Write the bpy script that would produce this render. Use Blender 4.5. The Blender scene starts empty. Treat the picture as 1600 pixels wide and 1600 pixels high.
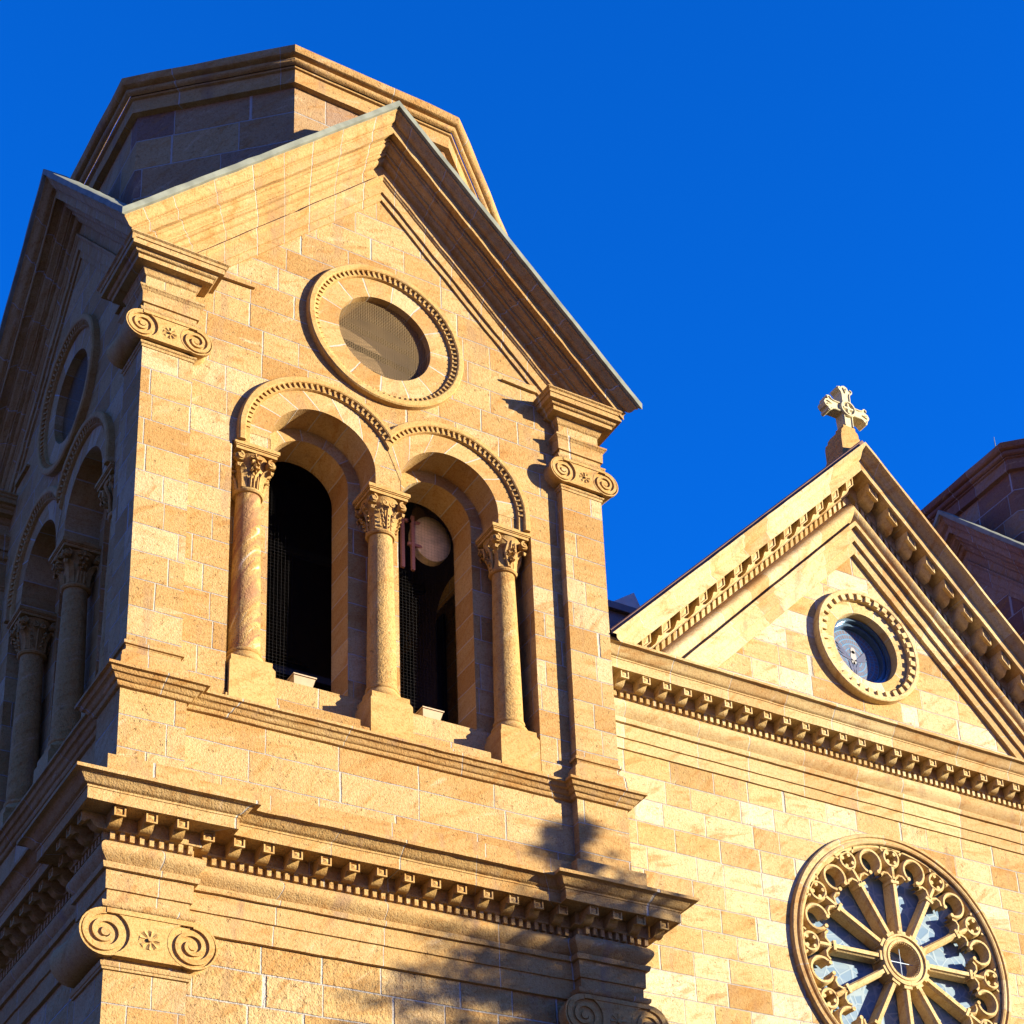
import bpy, bmesh, math, random
from mathutils import Vector, Matrix, noise
from mathutils.geometry import delaunay_2d_cdt
R = math.radians
PI = math.pi
random.seed(7)
S = bpy.context.scene

# ------------------------------------------------------------ camera
CAM = (-5.941, -18.351, -19.887)
YAW, PITCH, ROLL = R(39.758), R(25.508), R(-6.666)
fw = Vector((math.sin(YAW)*math.cos(PITCH), math.cos(YAW)*math.cos(PITCH), math.sin(PITCH)))
rt = Vector((math.cos(YAW), -math.sin(YAW), 0)); up = rt.cross(fw)
r2 = math.cos(ROLL)*rt + math.sin(ROLL)*up
u2 = -math.sin(ROLL)*rt + math.cos(ROLL)*up
cd = bpy.data.cameras.new('camera'); cam = bpy.data.objects.new('camera', cd)
S.collection.objects.link(cam)
m3 = Matrix((r2, u2, -fw)).transposed()
cam.matrix_world = Matrix.Translation(CAM) @ m3.to_4x4()
cd.sensor_width = 36; cd.sensor_height = 36; cd.sensor_fit = 'HORIZONTAL'
cd.lens = 36*3213.2/1600
cd.shift_x = (800-1321.36)/1600
cd.shift_y = (1403.57-800)/1600
cd.clip_end = 5000
S.camera = cam

# ------------------------------------------------------------ light
SUN_AZ, SUN_EL = R(48), R(11.5)       # to the right of the facade's normal (-y)
tosun = Vector((math.sin(SUN_AZ)*math.cos(SUN_EL), -math.cos(SUN_AZ)*math.cos(SUN_EL), math.sin(SUN_EL)))
ld = bpy.data.lights.new('sun', 'SUN'); ld.energy = 4.3; ld.angle = R(0.5); ld.color = (1.0, 0.92, 0.73)
sun = bpy.data.objects.new('sun', ld); S.collection.objects.link(sun)
sun.rotation_euler = tosun.to_track_quat('Z', 'Y').to_euler(); sun.location = (30, -30, 10)
W_ = bpy.data.worlds.new('World'); S.world = W_; W_.use_nodes = True
nt = W_.node_tree; nt.nodes.clear()
sky = nt.nodes.new('ShaderNodeTexSky'); sky.sky_type = 'NISHITA'; sky.sun_disc = False
sky.sun_elevation = SUN_EL; sky.sun_rotation = PI - SUN_AZ
sky.air_density = 1.0; sky.dust_density = 0.0; sky.ozone_density = 6.0; sky.altitude = 2200
tint = nt.nodes.new('ShaderNodeMix'); tint.data_type = 'RGBA'; tint.blend_type = 'MULTIPLY'
tint.inputs[0].default_value = 1.0
tc = nt.nodes.new('ShaderNodeTexCoord'); sz = nt.nodes.new('ShaderNodeSeparateXYZ'); nt.links.new(tc.outputs['Generated'], sz.inputs[0])
cr_ = nt.nodes.new('ShaderNodeValToRGB'); nt.links.new(sz.outputs[2], cr_.inputs[0])      # clean deep blue above, unseen mauve band added low down to redden shade
e_ = cr_.color_ramp.elements; e_[0].position = .10; e_[0].color = (.62, .28, .66, 1); e_[1].position = .36; e_[1].color = (.022, .55, 1.04, 1)
nt.links.new(cr_.outputs[0], tint.inputs[7])
bg = nt.nodes.new('ShaderNodeBackground'); bg.inputs[1].default_value = 0.124   # upper bound of the physical range
wo = nt.nodes.new('ShaderNodeOutputWorld')
nt.links.new(sky.outputs[0], tint.inputs[6]); nt.links.new(tint.outputs[2], bg.inputs[0]); nt.links.new(bg.outputs[0], wo.inputs[0])
S.view_settings.view_transform = 'Standard'; S.view_settings.look = 'None'
S.view_settings.exposure = 1.88; S.view_settings.gamma = 1.0
S.render.engine = 'CYCLES'

# ------------------------------------------------------------ materials
class NT:
    def __init__(s, name):
        s.m = bpy.data.materials.new(name); s.m.use_nodes = True
        s.t = s.m.node_tree; s.b = s.t.nodes['Principled BSDF']
    def n(s, k, **kw):
        x = s.t.nodes.new(k)
        for a, b in kw.items(): setattr(x, a, b)
        return x
    def link(s, a, b): s.t.links.new(a, b)
    def put(s, inp, v):
        if hasattr(v, 'is_linked') or hasattr(v, 'links'): s.link(v, inp)
        elif isinstance(v, (int, float)):
            inp.default_value = v if not hasattr(inp.default_value, '__len__') else (v,)*len(inp.default_value)
        else: inp.default_value = v
    def ma(s, op, a, b=None, c=None):
        x = s.n('ShaderNodeMath', operation=op); s.put(x.inputs[0], a)
        if b is not None: s.put(x.inputs[1], b)
        if c is not None: s.put(x.inputs[2], c)
        return x.outputs[0]
    def mix(s, f, a, b, mode='MIX'):
        x = s.n('ShaderNodeMix', data_type='RGBA', blend_type=mode); s.put(x.inputs[0], f)
        for i, v in ((6, a), (7, b)):
            if isinstance(v, tuple) and len(v) == 3: v = v+(1,)
            s.put(x.inputs[i], v)
        return x.outputs[2]
    def noise(s, vec, sc, det=3, rough=.55, out=0):
        x = s.n('ShaderNodeTexNoise'); s.link(vec, x.inputs['Vector'])
        x.inputs['Scale'].default_value = sc; x.inputs['Detail'].default_value = det; x.inputs['Roughness'].default_value = rough
        return x.outputs[out]
    def ramp(s, f, stops, interp='LINEAR'):
        x = s.n('ShaderNodeValToRGB'); x.color_ramp.interpolation = interp
        e = x.color_ramp.elements
        while len(e) < len(stops): e.new(.5)
        for i, (p, c) in enumerate(stops):
            e[i].position = p; e[i].color = c+(1,) if len(c) == 3 else c
        s.put(x.inputs[0], f); return x.outputs[0]
    def smooth(s, v, a, b, lo=0., hi=1.):
        x = s.n('ShaderNodeMapRange', interpolation_type='SMOOTHSTEP'); s.put(x.inputs[0], v)
        for i, k in enumerate((a, b, lo, hi)): x.inputs[i+1].default_value = k
        return x.outputs[0]
    def comb(s, x, y, z=0.):
        c = s.n('ShaderNodeCombineXYZ'); s.put(c.inputs[0], x); s.put(c.inputs[1], y); s.put(c.inputs[2], z); return c.outputs[0]

GOLD = [(0.00, (0.352, 0.218, 0.080)), (.16, (0.384, 0.254, 0.102)), (.32, (0.362, 0.224, 0.082)), (.46, (0.412, 0.286, 0.128)),
        (.60, (0.324, 0.190, 0.064)), (.72, (0.392, 0.264, 0.107)), (.87, (0.360, 0.222, 0.082)), (.93, (0.432, 0.320, 0.164))]
MOULD = [(0.00, (0.360, 0.228, 0.086)), (.25, (0.376, 0.244, 0.096)), (.5, (0.352, 0.216, 0.080)), (.75, (0.384, 0.252, 0.104))]
MOULDP = [(0.00, (0.416, 0.300, 0.136)), (.25, (0.464, 0.352, 0.172)), (.5, (0.376, 0.248, 0.104)), (.78, (0.488, 0.384, 0.208))]
SHADE_MAUVE = [(0.00, (0.200, 0.104, 0.068)), (.25, (0.264, 0.164, 0.108)), (.5, (0.172, 0.090, 0.066)), (.75, (0.288, 0.196, 0.132))]  # twin tower's stone with its shade put into the colour
PALE = [(0.00, (0.420, 0.300, 0.132)), (.16, (0.472, 0.368, 0.188)), (.32, (0.400, 0.272, 0.104)), (.46, (0.528, 0.440, 0.268)),
        (.60, (0.436, 0.316, 0.140)), (.72, (0.480, 0.384, 0.204)), (.84, (0.400, 0.268, 0.112)), (.92, (0.336, 0.210, 0.076))]
CARVED = [(0.00, (0.392, 0.244, 0.084)), (.5, (0.408, 0.260, 0.092)), (1., (0.380, 0.228, 0.076))]
CARVEDP = [(0.00, (0.480, 0.352, 0.156)), (.5, (0.496, 0.372, 0.176)), (1., (0.464, 0.328, 0.136))]
def stone(name, mode='ashlar', h=.357, w=.62, pal=GOLD, bump=.75, rough_big=0., mortar=.0078, vary=.30, joint=(.36, .33, .28), off=0., soot=.5, marble=0.):
    k = NT(name)
    uv = k.n('ShaderNodeUVMap', uv_map='UVMap').outputs[0]
    sp = k.n('ShaderNodeSeparateXYZ'); k.link(uv, sp.inputs[0]); U, V = sp.outputs[0], sp.outputs[1]
    geo = k.n('ShaderNodeNewGeometry'); P = geo.outputs['Position']
    oi = k.n('ShaderNodeObjectInfo').outputs['Random']
    wob = k.noise(P, 2.2, 2)
    Uw = k.ma('ADD', U, k.ma('MULTIPLY', k.ma('SUBTRACT', wob, .5), .02))
    Vw = k.ma('ADD', V, k.ma('MULTIPLY', k.ma('SUBTRACT', k.noise(P, 1.7, 2), .5), .022))
    if mode == 'plain':
        idv = k.comb(oi, 3.1, 0.); mort = None
    else:
        if mode == 'ashlar':
            rv = k.ma('ADD', k.ma('DIVIDE', Vw, h), 100.+off)
            row = k.ma('FLOOR', rv); fv = k.ma('SUBTRACT', rv, row)
        else:
            row = 3.0; fv = None
        wn = k.n('ShaderNodeTexWhiteNoise', noise_dimensions='2D')
        k.link(k.comb(row, 7.7), wn.inputs['Vector'])
        u1 = k.ma('ADD', k.ma('DIVIDE', Uw, w), k.ma('ADD', k.ma('MULTIPLY', wn.outputs['Value'] if mode == 'ashlar' else oi, 9.7), 50.))
        nz = k.n('ShaderNodeTexNoise'); nz.inputs['Scale'].default_value = 1.0; nz.inputs['Detail'].default_value = 0
        k.link(k.comb(k.ma('MULTIPLY', u1, .9), k.ma('MULTIPLY', row, 5.37) if mode == 'ashlar' else 1.3), nz.inputs['Vector'])
        u2_ = k.ma('ADD', u1, k.ma('MULTIPLY', k.ma('SUBTRACT', nz.outputs[0], .5), vary*4))
        col = k.ma('FLOOR', u2_); fu = k.ma('SUBTRACT', u2_, col)
        du = k.ma('MULTIPLY', k.ma('MINIMUM', fu, k.ma('SUBTRACT', 1., fu)), w)
        if fv is not None:
            dv = k.ma('MULTIPLY', k.ma('MINIMUM', fv, k.ma('SUBTRACT', 1., fv)), h)
            d = k.ma('MINIMUM', du, dv)
        else: d = du
        mort = k.smooth(k.ma('ADD', d, k.ma('MULTIPLY', k.ma('SUBTRACT', k.noise(P, 30, 2), .5), .008)), mortar*.5, mortar*1.25, 1., 0.)
        idv = k.comb(col, row, 0.)
    w2 = k.n('ShaderNodeTexWhiteNoise', noise_dimensions='2D'); k.link(idv, w2.inputs['Vector'])
    idc = w2.outputs['Value']; idcol = w2.outputs['Color']
    base = k.ramp(idc, pal, 'CONSTANT')
    # bedding veins, turned differently in every stone
    sc = k.n('ShaderNodeVectorMath', operation='MULTIPLY_ADD'); k.link(idcol, sc.inputs[0]); sc.inputs[1].default_value = (31, 17, 23); k.link(P, sc.inputs[2])
    rot = k.n('ShaderNodeVectorRotate', rotation_type='EULER_XYZ'); k.link(sc.outputs[0], rot.inputs['Vector'])
    sr = k.n('ShaderNodeVectorMath', operation='SCALE'); k.link(idcol, sr.inputs[0]); sr.inputs['Scale'].default_value = .9
    k.link(sr.outputs[0], rot.inputs['Rotation'])
    st = k.n('ShaderNodeVectorMath', operation='MULTIPLY'); k.link(rot.outputs[0], st.inputs[0]); st.inputs[1].default_value = (1.3, 1.3, 7.5)
    vein = k.noise(st.outputs[0], 1.3, 5, .62)
    base = k.mix(k.smooth(vein, .50, .70, 0., .62), base, (.30, .145, .035), 'MIX')
    base = k.mix(k.smooth(vein, .42, .25, 0., .50), base, (.53, .40, .24), 'MIX')
    cloud = k.noise(P, 1.1, 4, .6)
    base = k.mix(k.smooth(cloud, .35, .75, 0., .5), base, (.93, .80, .66), 'MULTIPLY')
    fine = k.noise(P, 26., 4, .7)
    base = k.mix(k.smooth(fine, .45, .66, 0., .42), base, (.66, .50, .34), 'MULTIPLY')
    grain = k.noise(P, 60., 2, .8)
    base = k.mix(k.smooth(grain, .50, .68, 0., .55), base, (.60, .42, .26), 'MULTIPLY')
    rust = k.noise(sc.outputs[0], 3.2, 5, .7)
    base = k.mix(k.smooth(rust, .60, .74, 0., .5), base, (.32, .14, .03))
    pit = k.noise(sc.outputs[0], 17., 3, .75)
    pm = k.smooth(pit, .625, .70, 0., 1.)
    base = k.mix(k.ma('MULTIPLY', pm, .45), base, (.20, .11, .045))
    # soot and rain stain
    stn = k.n('ShaderNodeVectorMath', operation='MULTIPLY'); k.link(P, stn.inputs[0]); stn.inputs[1].default_value = (2.6, 2.6, .5)
    stain = k.noise(stn.outputs[0], 1.3, 4, .6)
    base = k.mix(k.smooth(stain, .54, .74, 0., soot), base, (.22, .135, .075))
    if marble:
        mv = k.n('ShaderNodeTexNoise'); k.link(st.outputs[0], mv.inputs['Vector']); mv.inputs['Scale'].default_value = .9; mv.inputs['Distortion'].default_value = 1.6; mv.inputs['Detail'].default_value = 5
        base = k.mix(k.smooth(mv.outputs[0], .44, .60, 0., marble), base, (.22, .095, .05))
        base = k.mix(k.smooth(mv.outputs[0], .40, .30, 0., marble), base, (.62, .50, .36))
    if mort is not None: base = k.mix(k.ma('MULTIPLY', mort, .85), base, joint)
    k.link(base, k.b.inputs['Base Color']); k.b.inputs['Roughness'].default_value = .92
    k.b.inputs['Specular IOR Level'].default_value = .15
    hgt = k.ma('MULTIPLY', fine, .55)
    hgt = k.ma('ADD', hgt, k.ma('MULTIPLY', k.noise(P, 55., 2, .6), .55))
    hgt = k.ma('ADD', hgt, k.ma('MULTIPLY', vein, .5))
    hgt = k.ma('SUBTRACT', hgt, k.ma('MULTIPLY', pm, .8))
    if rough_big:
        hgt = k.ma('ADD', hgt, k.ma('MULTIPLY', k.noise(P, 15., 2, .6), rough_big))
    if mode == 'ashlar':          # every block sits a little out of true
        sc3 = k.n('ShaderNodeSeparateColor'); k.link(idcol, sc3.inputs[0])
        tx = k.ma('MULTIPLY', k.ma('SUBTRACT', sc3.outputs[1], .5), k.ma('MULTIPLY', fu, w*3.4))
        tz = k.ma('MULTIPLY', k.ma('SUBTRACT', sc3.outputs[2], .5), k.ma('MULTIPLY', fv, h*3.4))
        hgt = k.ma('ADD', hgt, k.ma('ADD', tx, tz))
    if mort is not None: hgt = k.ma('SUBTRACT', hgt, k.ma('MULTIPLY', mort, .9))
    bp = k.n('ShaderNodeBump'); bp.inputs['Strength'].default_value = bump; bp.inputs['Distance'].default_value = .026
    k.link(hgt, bp.inputs['Height']); k.link(bp.outputs[0], k.b.inputs['Normal'])
    return k.m
def simple(name, c, rough=.6, metal=0., nsc=8., amt=.25, bump=.1, spec=.3):
    k = NT(name); geo = k.n('ShaderNodeNewGeometry'); P = geo.outputs['Position']
    n = k.noise(P, nsc, 4)
    k.link(k.mix(k.smooth(n, .35, .7, 0., amt), c, tuple(x*.45 for x in c)), k.b.inputs['Base Color'])
    k.b.inputs['Roughness'].default_value = rough; k.b.inputs['Metallic'].default_value = metal
    k.b.inputs['Specular IOR Level'].default_value = spec
    bp = k.n('ShaderNodeBump'); bp.inputs['Strength'].default_value = bump; bp.inputs['Distance'].default_value = .02
    k.link(n, bp.inputs['Height']); k.link(bp.outputs[0], k.b.inputs['Normal'])
    return k.m
mWall = stone('stone_ashlar', h=.357, w=.60)
mPed = stone('stone_ashlar_large', h=.385, w=1.0, vary=.15)
mRough = stone('stone_rusticated', h=.365, w=.70, bump=.85, rough_big=1.2, mortar=.011, vary=.2)
mNave = stone('stone_pale_ashlar', h=.335, w=.62, pal=PALE, mortar=.009)
mMould = stone('stone_moulding', 'joint', soot=.75, w=1.15, pal=MOULD, bump=.6, mortar=.0065, vary=.25)
mRake = stone('stone_coping', 'joint', w=.62, pal=MOULD, bump=.55, mortar=.008, vary=.18)
mMouldP = stone('stone_pale_moulding', 'joint', w=.95, pal=MOULDP, bump=.35, mortar=.006, vary=.2)
mVous = stone('stone_voussoir', 'joint', w=.34, bump=.4, mortar=.009, vary=.05, pal=GOLD)
mPlain = stone('stone_carved', 'plain', pal=CARVED, bump=.35)
mPlainP = stone('stone_pale_carved', 'plain', pal=CARVEDP, bump=.3)
mColV = stone('veined_shaft', 'plain', pal=CARVED, bump=.8, rough_big=.4, marble=.75)
mCol = stone('stone_shaft', 'plain', pal=CARVED, bump=.9, rough_big=.6)
mDrum = stone('stone_drum', h=.50, w=.95, vary=.3, mortar=.010, pal=[(0., (.31, .20, .095)), (.3, (.25, .16, .095)), (.55, (.36, .245, .11)), (.8, (.20, .125, .085))])
mShadeW = stone('shaded_ashlar', h=.45, w=.8, pal=SHADE_MAUVE, mortar=.011, joint=(.34, .31, .29))  # darker copy of the ashlar, shade painted into the stone
mShadeM = stone('shaded_moulding', 'joint', w=.62, pal=SHADE_MAUVE, mortar=.008, joint=(.32, .29, .27))
mInner = simple('shade_dark_plaster', (.05, .033, .024), .95)  # belfry's inner shade put into a near-black wall colour
mCopper = simple('aged_copper', (.20, .205, .155), .8, .0, 5, .55, .2, .1)
mDark = simple('dark_metal', (.04, .035, .035), .5, .2)
mRoof = simple('roof_metal', (.10, .10, .11), .45, .3)
mWire = simple('screen_wire', (.20, .115, .04), .6, .2, 3, .4)
mOlive = simple('olive_screen', (.16, .10, .035), .6, .1, 3, .4)
mBoard = simple('weathered_board', (.30, .19, .09), .9, 0, 3, .8)
mWireD = simple('screen_wire_shaded', (.012, .008, .006), .6, .2, 3, .4)  # darkened copy of the wire, arch shade put into its colour
mRust = simple('red_oxide_steel', (.45, .20, .14), .6)
mLamp = simple('lamp_housing', (.42, .30, .17), .5)
mCross = simple('cream_stone', (.48, .41, .23), .85, 0, 30, .25, .3)
mLead = simple('lead_came', (.30, .36, .42), .4, .4)

# ------------------------------------------------------------ mesh builder
class Mb:
    def __init__(s): s.v = []; s.f = []; s.uv = []; s.mi = []
    def face(s, pts, uv=None, m=0):
        i = len(s.v); s.v += [tuple(p) for p in pts]; s.f.append(tuple(range(i, i+len(pts)))); s.mi.append(m)
        if uv is None:
            a, b, c = Vector(pts[0]), Vector(pts[1]), Vector(pts[-1])
            n = (b-a).cross(c-a)
            if n.length < 1e-12 and len(pts) > 3: n = (Vector(pts[2])-b).cross(Vector(pts[-1])-b)
            if n.length > 1e-12: n.normalize()
            if abs(n.z) > .8: uv = [(p[0], p[1]) for p in pts]
            else:
                h = math.hypot(n.x, n.y) or 1; tx, ty = -n.y/h, n.x/h
                uv = [(abs(p[0]*tx+p[1]*ty) if False else p[0]*tx+p[1]*ty, p[2]) for p in pts]
        s.uv += uv
    def grid(s, rows, us, vs=None, m=0, flip=False):
        for i in range(len(rows)-1):
            for j in range(len(rows[i])-1):
                q = [rows[i][j], rows[i+1][j], rows[i+1][j+1], rows[i][j+1]]
                if (Vector(q[0])-Vector(q[2])).length < 1e-6: continue
                if vs is None: t = [(us[j], 0), (us[j], 0), (us[j+1], 0), (us[j+1], 0)]
                else: t = [(us[j], vs[i]), (us[j], vs[i+1]), (us[j+1], vs[i+1]), (us[j+1], vs[i])]
                if flip: q.reverse(); t.reverse()
                s.face(q, t, m)
    def box(s, x0, x1, y0, y1, z0, z1, m=0, skip=''):
        p = lambda a, b, c: (x1 if a else x0, y1 if b else y0, z1 if c else z0)
        F = {'f': [p(0,0,0), p(1,0,0), p(1,0,1), p(0,0,1)], 'b': [p(1,1,0), p(0,1,0), p(0,1,1), p(1,1,1)],
             'l': [p(0,1,0), p(0,0,0), p(0,0,1), p(0,1,1)], 'r': [p(1,0,0), p(1,1,0), p(1,1,1), p(1,0,1)],
             't': [p(0,0,1), p(1,0,1), p(1,1,1), p(0,1,1)], 'd': [p(0,1,0), p(1,1,0), p(1,0,0), p(0,0,0)]}
        for k, q in F.items():
            if k not in skip: s.face(q, m=m)
    def prism(s, outline, y0, y1, m=0):
        """outline (x,z) counter-clockwise seen from the front (-y)"""
        n = len(outline)
        s.face([(x, y0, z) for x, z in outline], m=m)
        s.face([(x, y1, z) for x, z in reversed(outline)], m=m)
        for i in range(n):
            a, b = outline[i], outline[(i+1) % n]
            s.face([(b[0], y0, b[1]), (a[0], y0, a[1]), (a[0], y1, a[1]), (b[0], y1, b[1])], m=m)
    def lathe(s, cx, cy, prof, n=24, m=0, a0=0., a1=2*PI):
        rows = []; us = []
        for j in range(n+1):
            a = a0+(a1-a0)*j/n; us.append(a*.18)
        for r, z in prof: rows.append([(cx+r*math.cos(a0+(a1-a0)*j/n), cy+r*math.sin(a0+(a1-a0)*j/n), z) for j in range(n+1)])
        s.grid(rows, us, [z for r, z in prof], m)
    def tube(s, pts, r, n=6, m=0, closed=False, flat=None):
        pts = [Vector(p) for p in pts]; rows = []
        N = len(pts)
        for i, p in enumerate(pts):
            a = pts[(i-1) % N] if (closed or i > 0) else p
            b = pts[(i+1) % N] if (closed or i < N-1) else p
            d = (b-a).normalized()
            x = d.cross(Vector((0, 1, 0)) if abs(d.y) < .9 else Vector((1, 0, 0))).normalized(); y = d.cross(x)
            rr = r[i] if isinstance(r, (list, tuple)) else r
            fl = flat or 1.
            rows.append([tuple(p+x*rr*math.cos(2*PI*k/n)+y*rr*fl*math.sin(2*PI*k/n)) for k in range(n+1)])
        if closed: rows.append(rows[0])
        s.grid(rows, [k*.05 for k in range(n+1)], [i*.1 for i in range(len(rows))], m)
        if not closed:
            s.face(list(reversed(rows[0][:-1])), m=m); s.face(rows[-1][:-1], m=m)
    def build(s, name, mats, parent=None, T=None, smooth=35, jit=0., origin=None):
        if not isinstance(mats, (list, tuple)): mats = [mats]
        vs = s.v; flip = False
        if T: vs = [T(p) for p in vs]; flip = T.flip
        if jit:
            vs = [tuple(Vector(p)+noise.noise_vector(Vector(p)*4.1)*jit+noise.noise_vector(Vector(p)*19.)*jit*.8) for p in vs]
        o = Vector(origin) if origin is not None else (ORG.get(parent.name, Vector()) if parent else Vector())
        po = ORG.get(parent.name, Vector()) if parent else Vector()
        me = bpy.data.meshes.new(name)
        me.from_pydata([tuple(Vector(p)-o) for p in vs], [], s.f)
        l = me.uv_layers.new(name='UVMap')
        l.data.foreach_set('uv', [c for t in s.uv for c in t])
        for mt in mats: me.materials.append(mt)
        me.polygons.foreach_set('material_index', s.mi)
        bm = bmesh.new(); bm.from_mesh(me)
        bmesh.ops.remove_doubles(bm, verts=bm.verts, dist=2e-4)
        if flip: bmesh.ops.reverse_faces(bm, faces=bm.faces)
        bm.to_mesh(me); bm.free()
        if smooth:
            me.polygons.foreach_set('use_smooth', [True]*len(me.polygons)); me.set_sharp_from_angle(angle=R(smooth))
        ob = bpy.data.objects.new(name, me); S.collection.objects.link(ob)
        ORG[ob.name] = o
        if parent: ob.parent = parent; ob.location = o-po
        else: ob.location = o
        return ob
ORG = {}
def thing(name, label, cat, loc, group=None):
    o = bpy.data.objects.new(name, None); S.collection.objects.link(o); o.location = loc; o.empty_display_size = .3
    o['label'] = label; o['category'] = cat
    if group: o['group'] = group
    ORG[o.name] = Vector(loc); return o
def tag(o, label, cat=None, group=None):
    o['label'] = label
    if cat: o['category'] = cat
    if group: o['group'] = group
    return o
class Tf:
    def __init__(s, f, flip=False): s.f_ = f; s.flip = flip
    def __call__(s, p): return s.f_(p)
W = 6.0
FRONT = Tf(lambda p: (p[0], p[1], p[2]))
LEFT = Tf(lambda p: (p[1], p[0], p[2]), True)
RIGHT = Tf(lambda p: (W-p[1], p[0], p[2]))
BACK = Tf(lambda p: (p[0], W-p[1], p[2]), True)

def curve(p0, p1, kind='cyma', n=6):
    out = []
    for i in range(1, n+1):
        t = i/n
        if kind == 'cyma': a, b = t, (1-math.cos(PI*t))/2            # e leads, z follows
        elif kind == 'cymar': a, b = (1-math.cos(PI*t))/2, t
        elif kind == 'ovolo': a, b = 1-math.cos(t*PI/2), math.sin(t*PI/2)
        else: a, b = math.sin(t*PI/2), 1-math.cos(t*PI/2)
        out.append((p0[0]+(p1[0]-p0[0])*a, p0[1]+(p1[1]-p0[1])*b))
    return out
def offs(path, e, closed):
    n = len(path); out = []
    for i in range(n):
        p = Vector(path[i])
        d1 = (p-Vector(path[i-1])).normalized() if (closed or i > 0) else None
        d2 = (Vector(path[(i+1) % n])-p).normalized() if (closed or i < n-1) else None
        if d1 is None: d1 = d2
        if d2 is None: d2 = d1
        n1 = Vector((d1.y, -d1.x)); n2 = Vector((d2.y, -d2.x))
        out.append(p+(n1+n2)*(e/(1+n1.dot(n2))))
    return out
def sweep(mb, path, prof, closed=True, m=0, step=.35):
    base = offs(path, 0., closed); n = len(path); segs = n if closed else n-1
    cuts = []
    for i in range(segs):
        L = (base[(i+1) % n]-base[i]).length; cuts.append(max(1, int(L/step)))
    us = [0.]; u = 0
    for i in range(segs):
        L = (base[(i+1) % n]-base[i]).length
        for k in range(cuts[i]): u += L/cuts[i]; us.append(u)
    rows = []
    for e, z in prof:
        o = offs(path, e, closed); row = []
        for i in range(segs):
            for k in range(cuts[i]):
                q = o[i].lerp(o[(i+1) % n], k/cuts[i]); row.append((q.x, q.y, z))
        q = o[0] if closed else o[-1]; row.append((q.x, q.y, z)); rows.append(row)
    vs = [0.]
    for i in range(1, len(prof)): vs.append(vs[-1]-math.hypot(prof[i][0]-prof[i-1][0], prof[i][1]-prof[i-1][1]))
    mb.grid(rows, us, vs, m)
def plan(o, w, p, x0=0., Wd=W):
    side = [(-o, -o), (w-o, -o), (w-o, p-o), (Wd-w+o, p-o), (Wd-w+o, -o)]
    out = []; c = Wd/2
    for k in range(4):
        a = k*PI/2
        for x, y in side:
            X, Y = x-c, y-c
            out.append((c+X*round(math.cos(a))-Y*round(math.sin(a))+x0, c+X*round(math.sin(a))+Y*round(math.cos(a))))
    return out
def piers(o, w, p):
    """open paths round the four corner piers, ending on the recessed wall"""
    q = [(p-o, w-o), (-o, w-o), (-o, -o), (w-o, -o), (w-o, p-o)]; res = []; c = W/2
    for k in range(4):
        a = k*PI/2; res.append([(c+(x-c)*round(math.cos(a))-(y-c)*round(math.sin(a)), c+(x-c)*round(math.sin(a))+(y-c)*round(math.cos(a))) for x, y in q])
    return res
def inside(p, poly):
    x, y = p; r = False; j = len(poly)-1
    for i in range(len(poly)):
        xi, yi = poly[i]; xj, yj = poly[j]
        if (yi > y) != (yj > y) and x < (xj-xi)*(y-yi)/(yj-yi)+xi: r = not r
        j = i
    return r
def plate(mb, outer, holes, y, m=0, back=False):
    """flat wall face in the plane y with openings"""
    vs = []; es = []
    for loop in [outer]+holes:
        b = len(vs); vs += [Vector(q) for q in loop]; n = len(loop)
        es += [(b+i, b+(i+1) % n) for i in range(n)]
    V, _, F, _, _, _ = delaunay_2d_cdt(vs, es, [], 0, 1e-6)
    for f in F:
        c = sum((V[i] for i in f), Vector((0, 0)))/len(f)
        if not inside(c, outer) or any(inside(c, h) for h in holes): continue
        pts = [(V[i].x, y, V[i].y) for i in f]
        a = (V[f[1]]-V[f[0]]).cross(V[f[2]]-V[f[0]])
        if (a < 0) != back: pts.reverse()
        mb.face(pts, [(q[0], q[2]) for q in pts], m)
def arc(cx, cz, r, a0, a1, n): return [(cx+r*math.cos(a0+(a1-a0)*i/n), cz+r*math.sin(a0+(a1-a0)*i/n)) for i in range(n+1)]

# ------------------------------------------------------------ setting
GZ = -21.5
g = Mb(); g.face([(-1500, -1500, GZ), (1500, -1500, GZ), (1500, 1500, GZ), (-1500, 1500, GZ)])
gr = g.build('ground', simple('plaza_asphalt', (.055, .050, .046), .9, 0, .6, .3), smooth=0); gr['kind'] = 'structure'

# ------------------------------------------------------------ tower
AX = (2.235, 3.885); AM = 3.06; AZ = -4.07; SP = -4.25; RO, RI = .66, .495
WC = (3.04, -1.92); WR = .62
SL = 1.04; APEX = 1.60
def gz(x, v=0.): return APEX-SL*abs(x-3.0)-v

def openings_outer():
    lo, hi = 1.12, 5.0
    pts = [(lo, -7.70), (hi, -7.70), (hi, SP)]
    pts += [(AX[1]+RO, SP)]+arc(AX[1], AZ, RO, 0, PI, 28)+[(AX[1]-RO, SP), (AX[0]+RO, SP)]+arc(AX[0], AZ, RO, 0, PI, 28)+[(AX[0]-RO, SP), (lo, SP)]
    return pts
def opening_inner(c): return [(c-RI, -7.12), (c+RI, -7.12)]+arc(c, AZ, RI, 0, PI, 28)
CIRC = arc(WC[0], WC[1], WR, 0, 2*PI, 48)[:-1]
PW, PR = .585, .125

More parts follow.
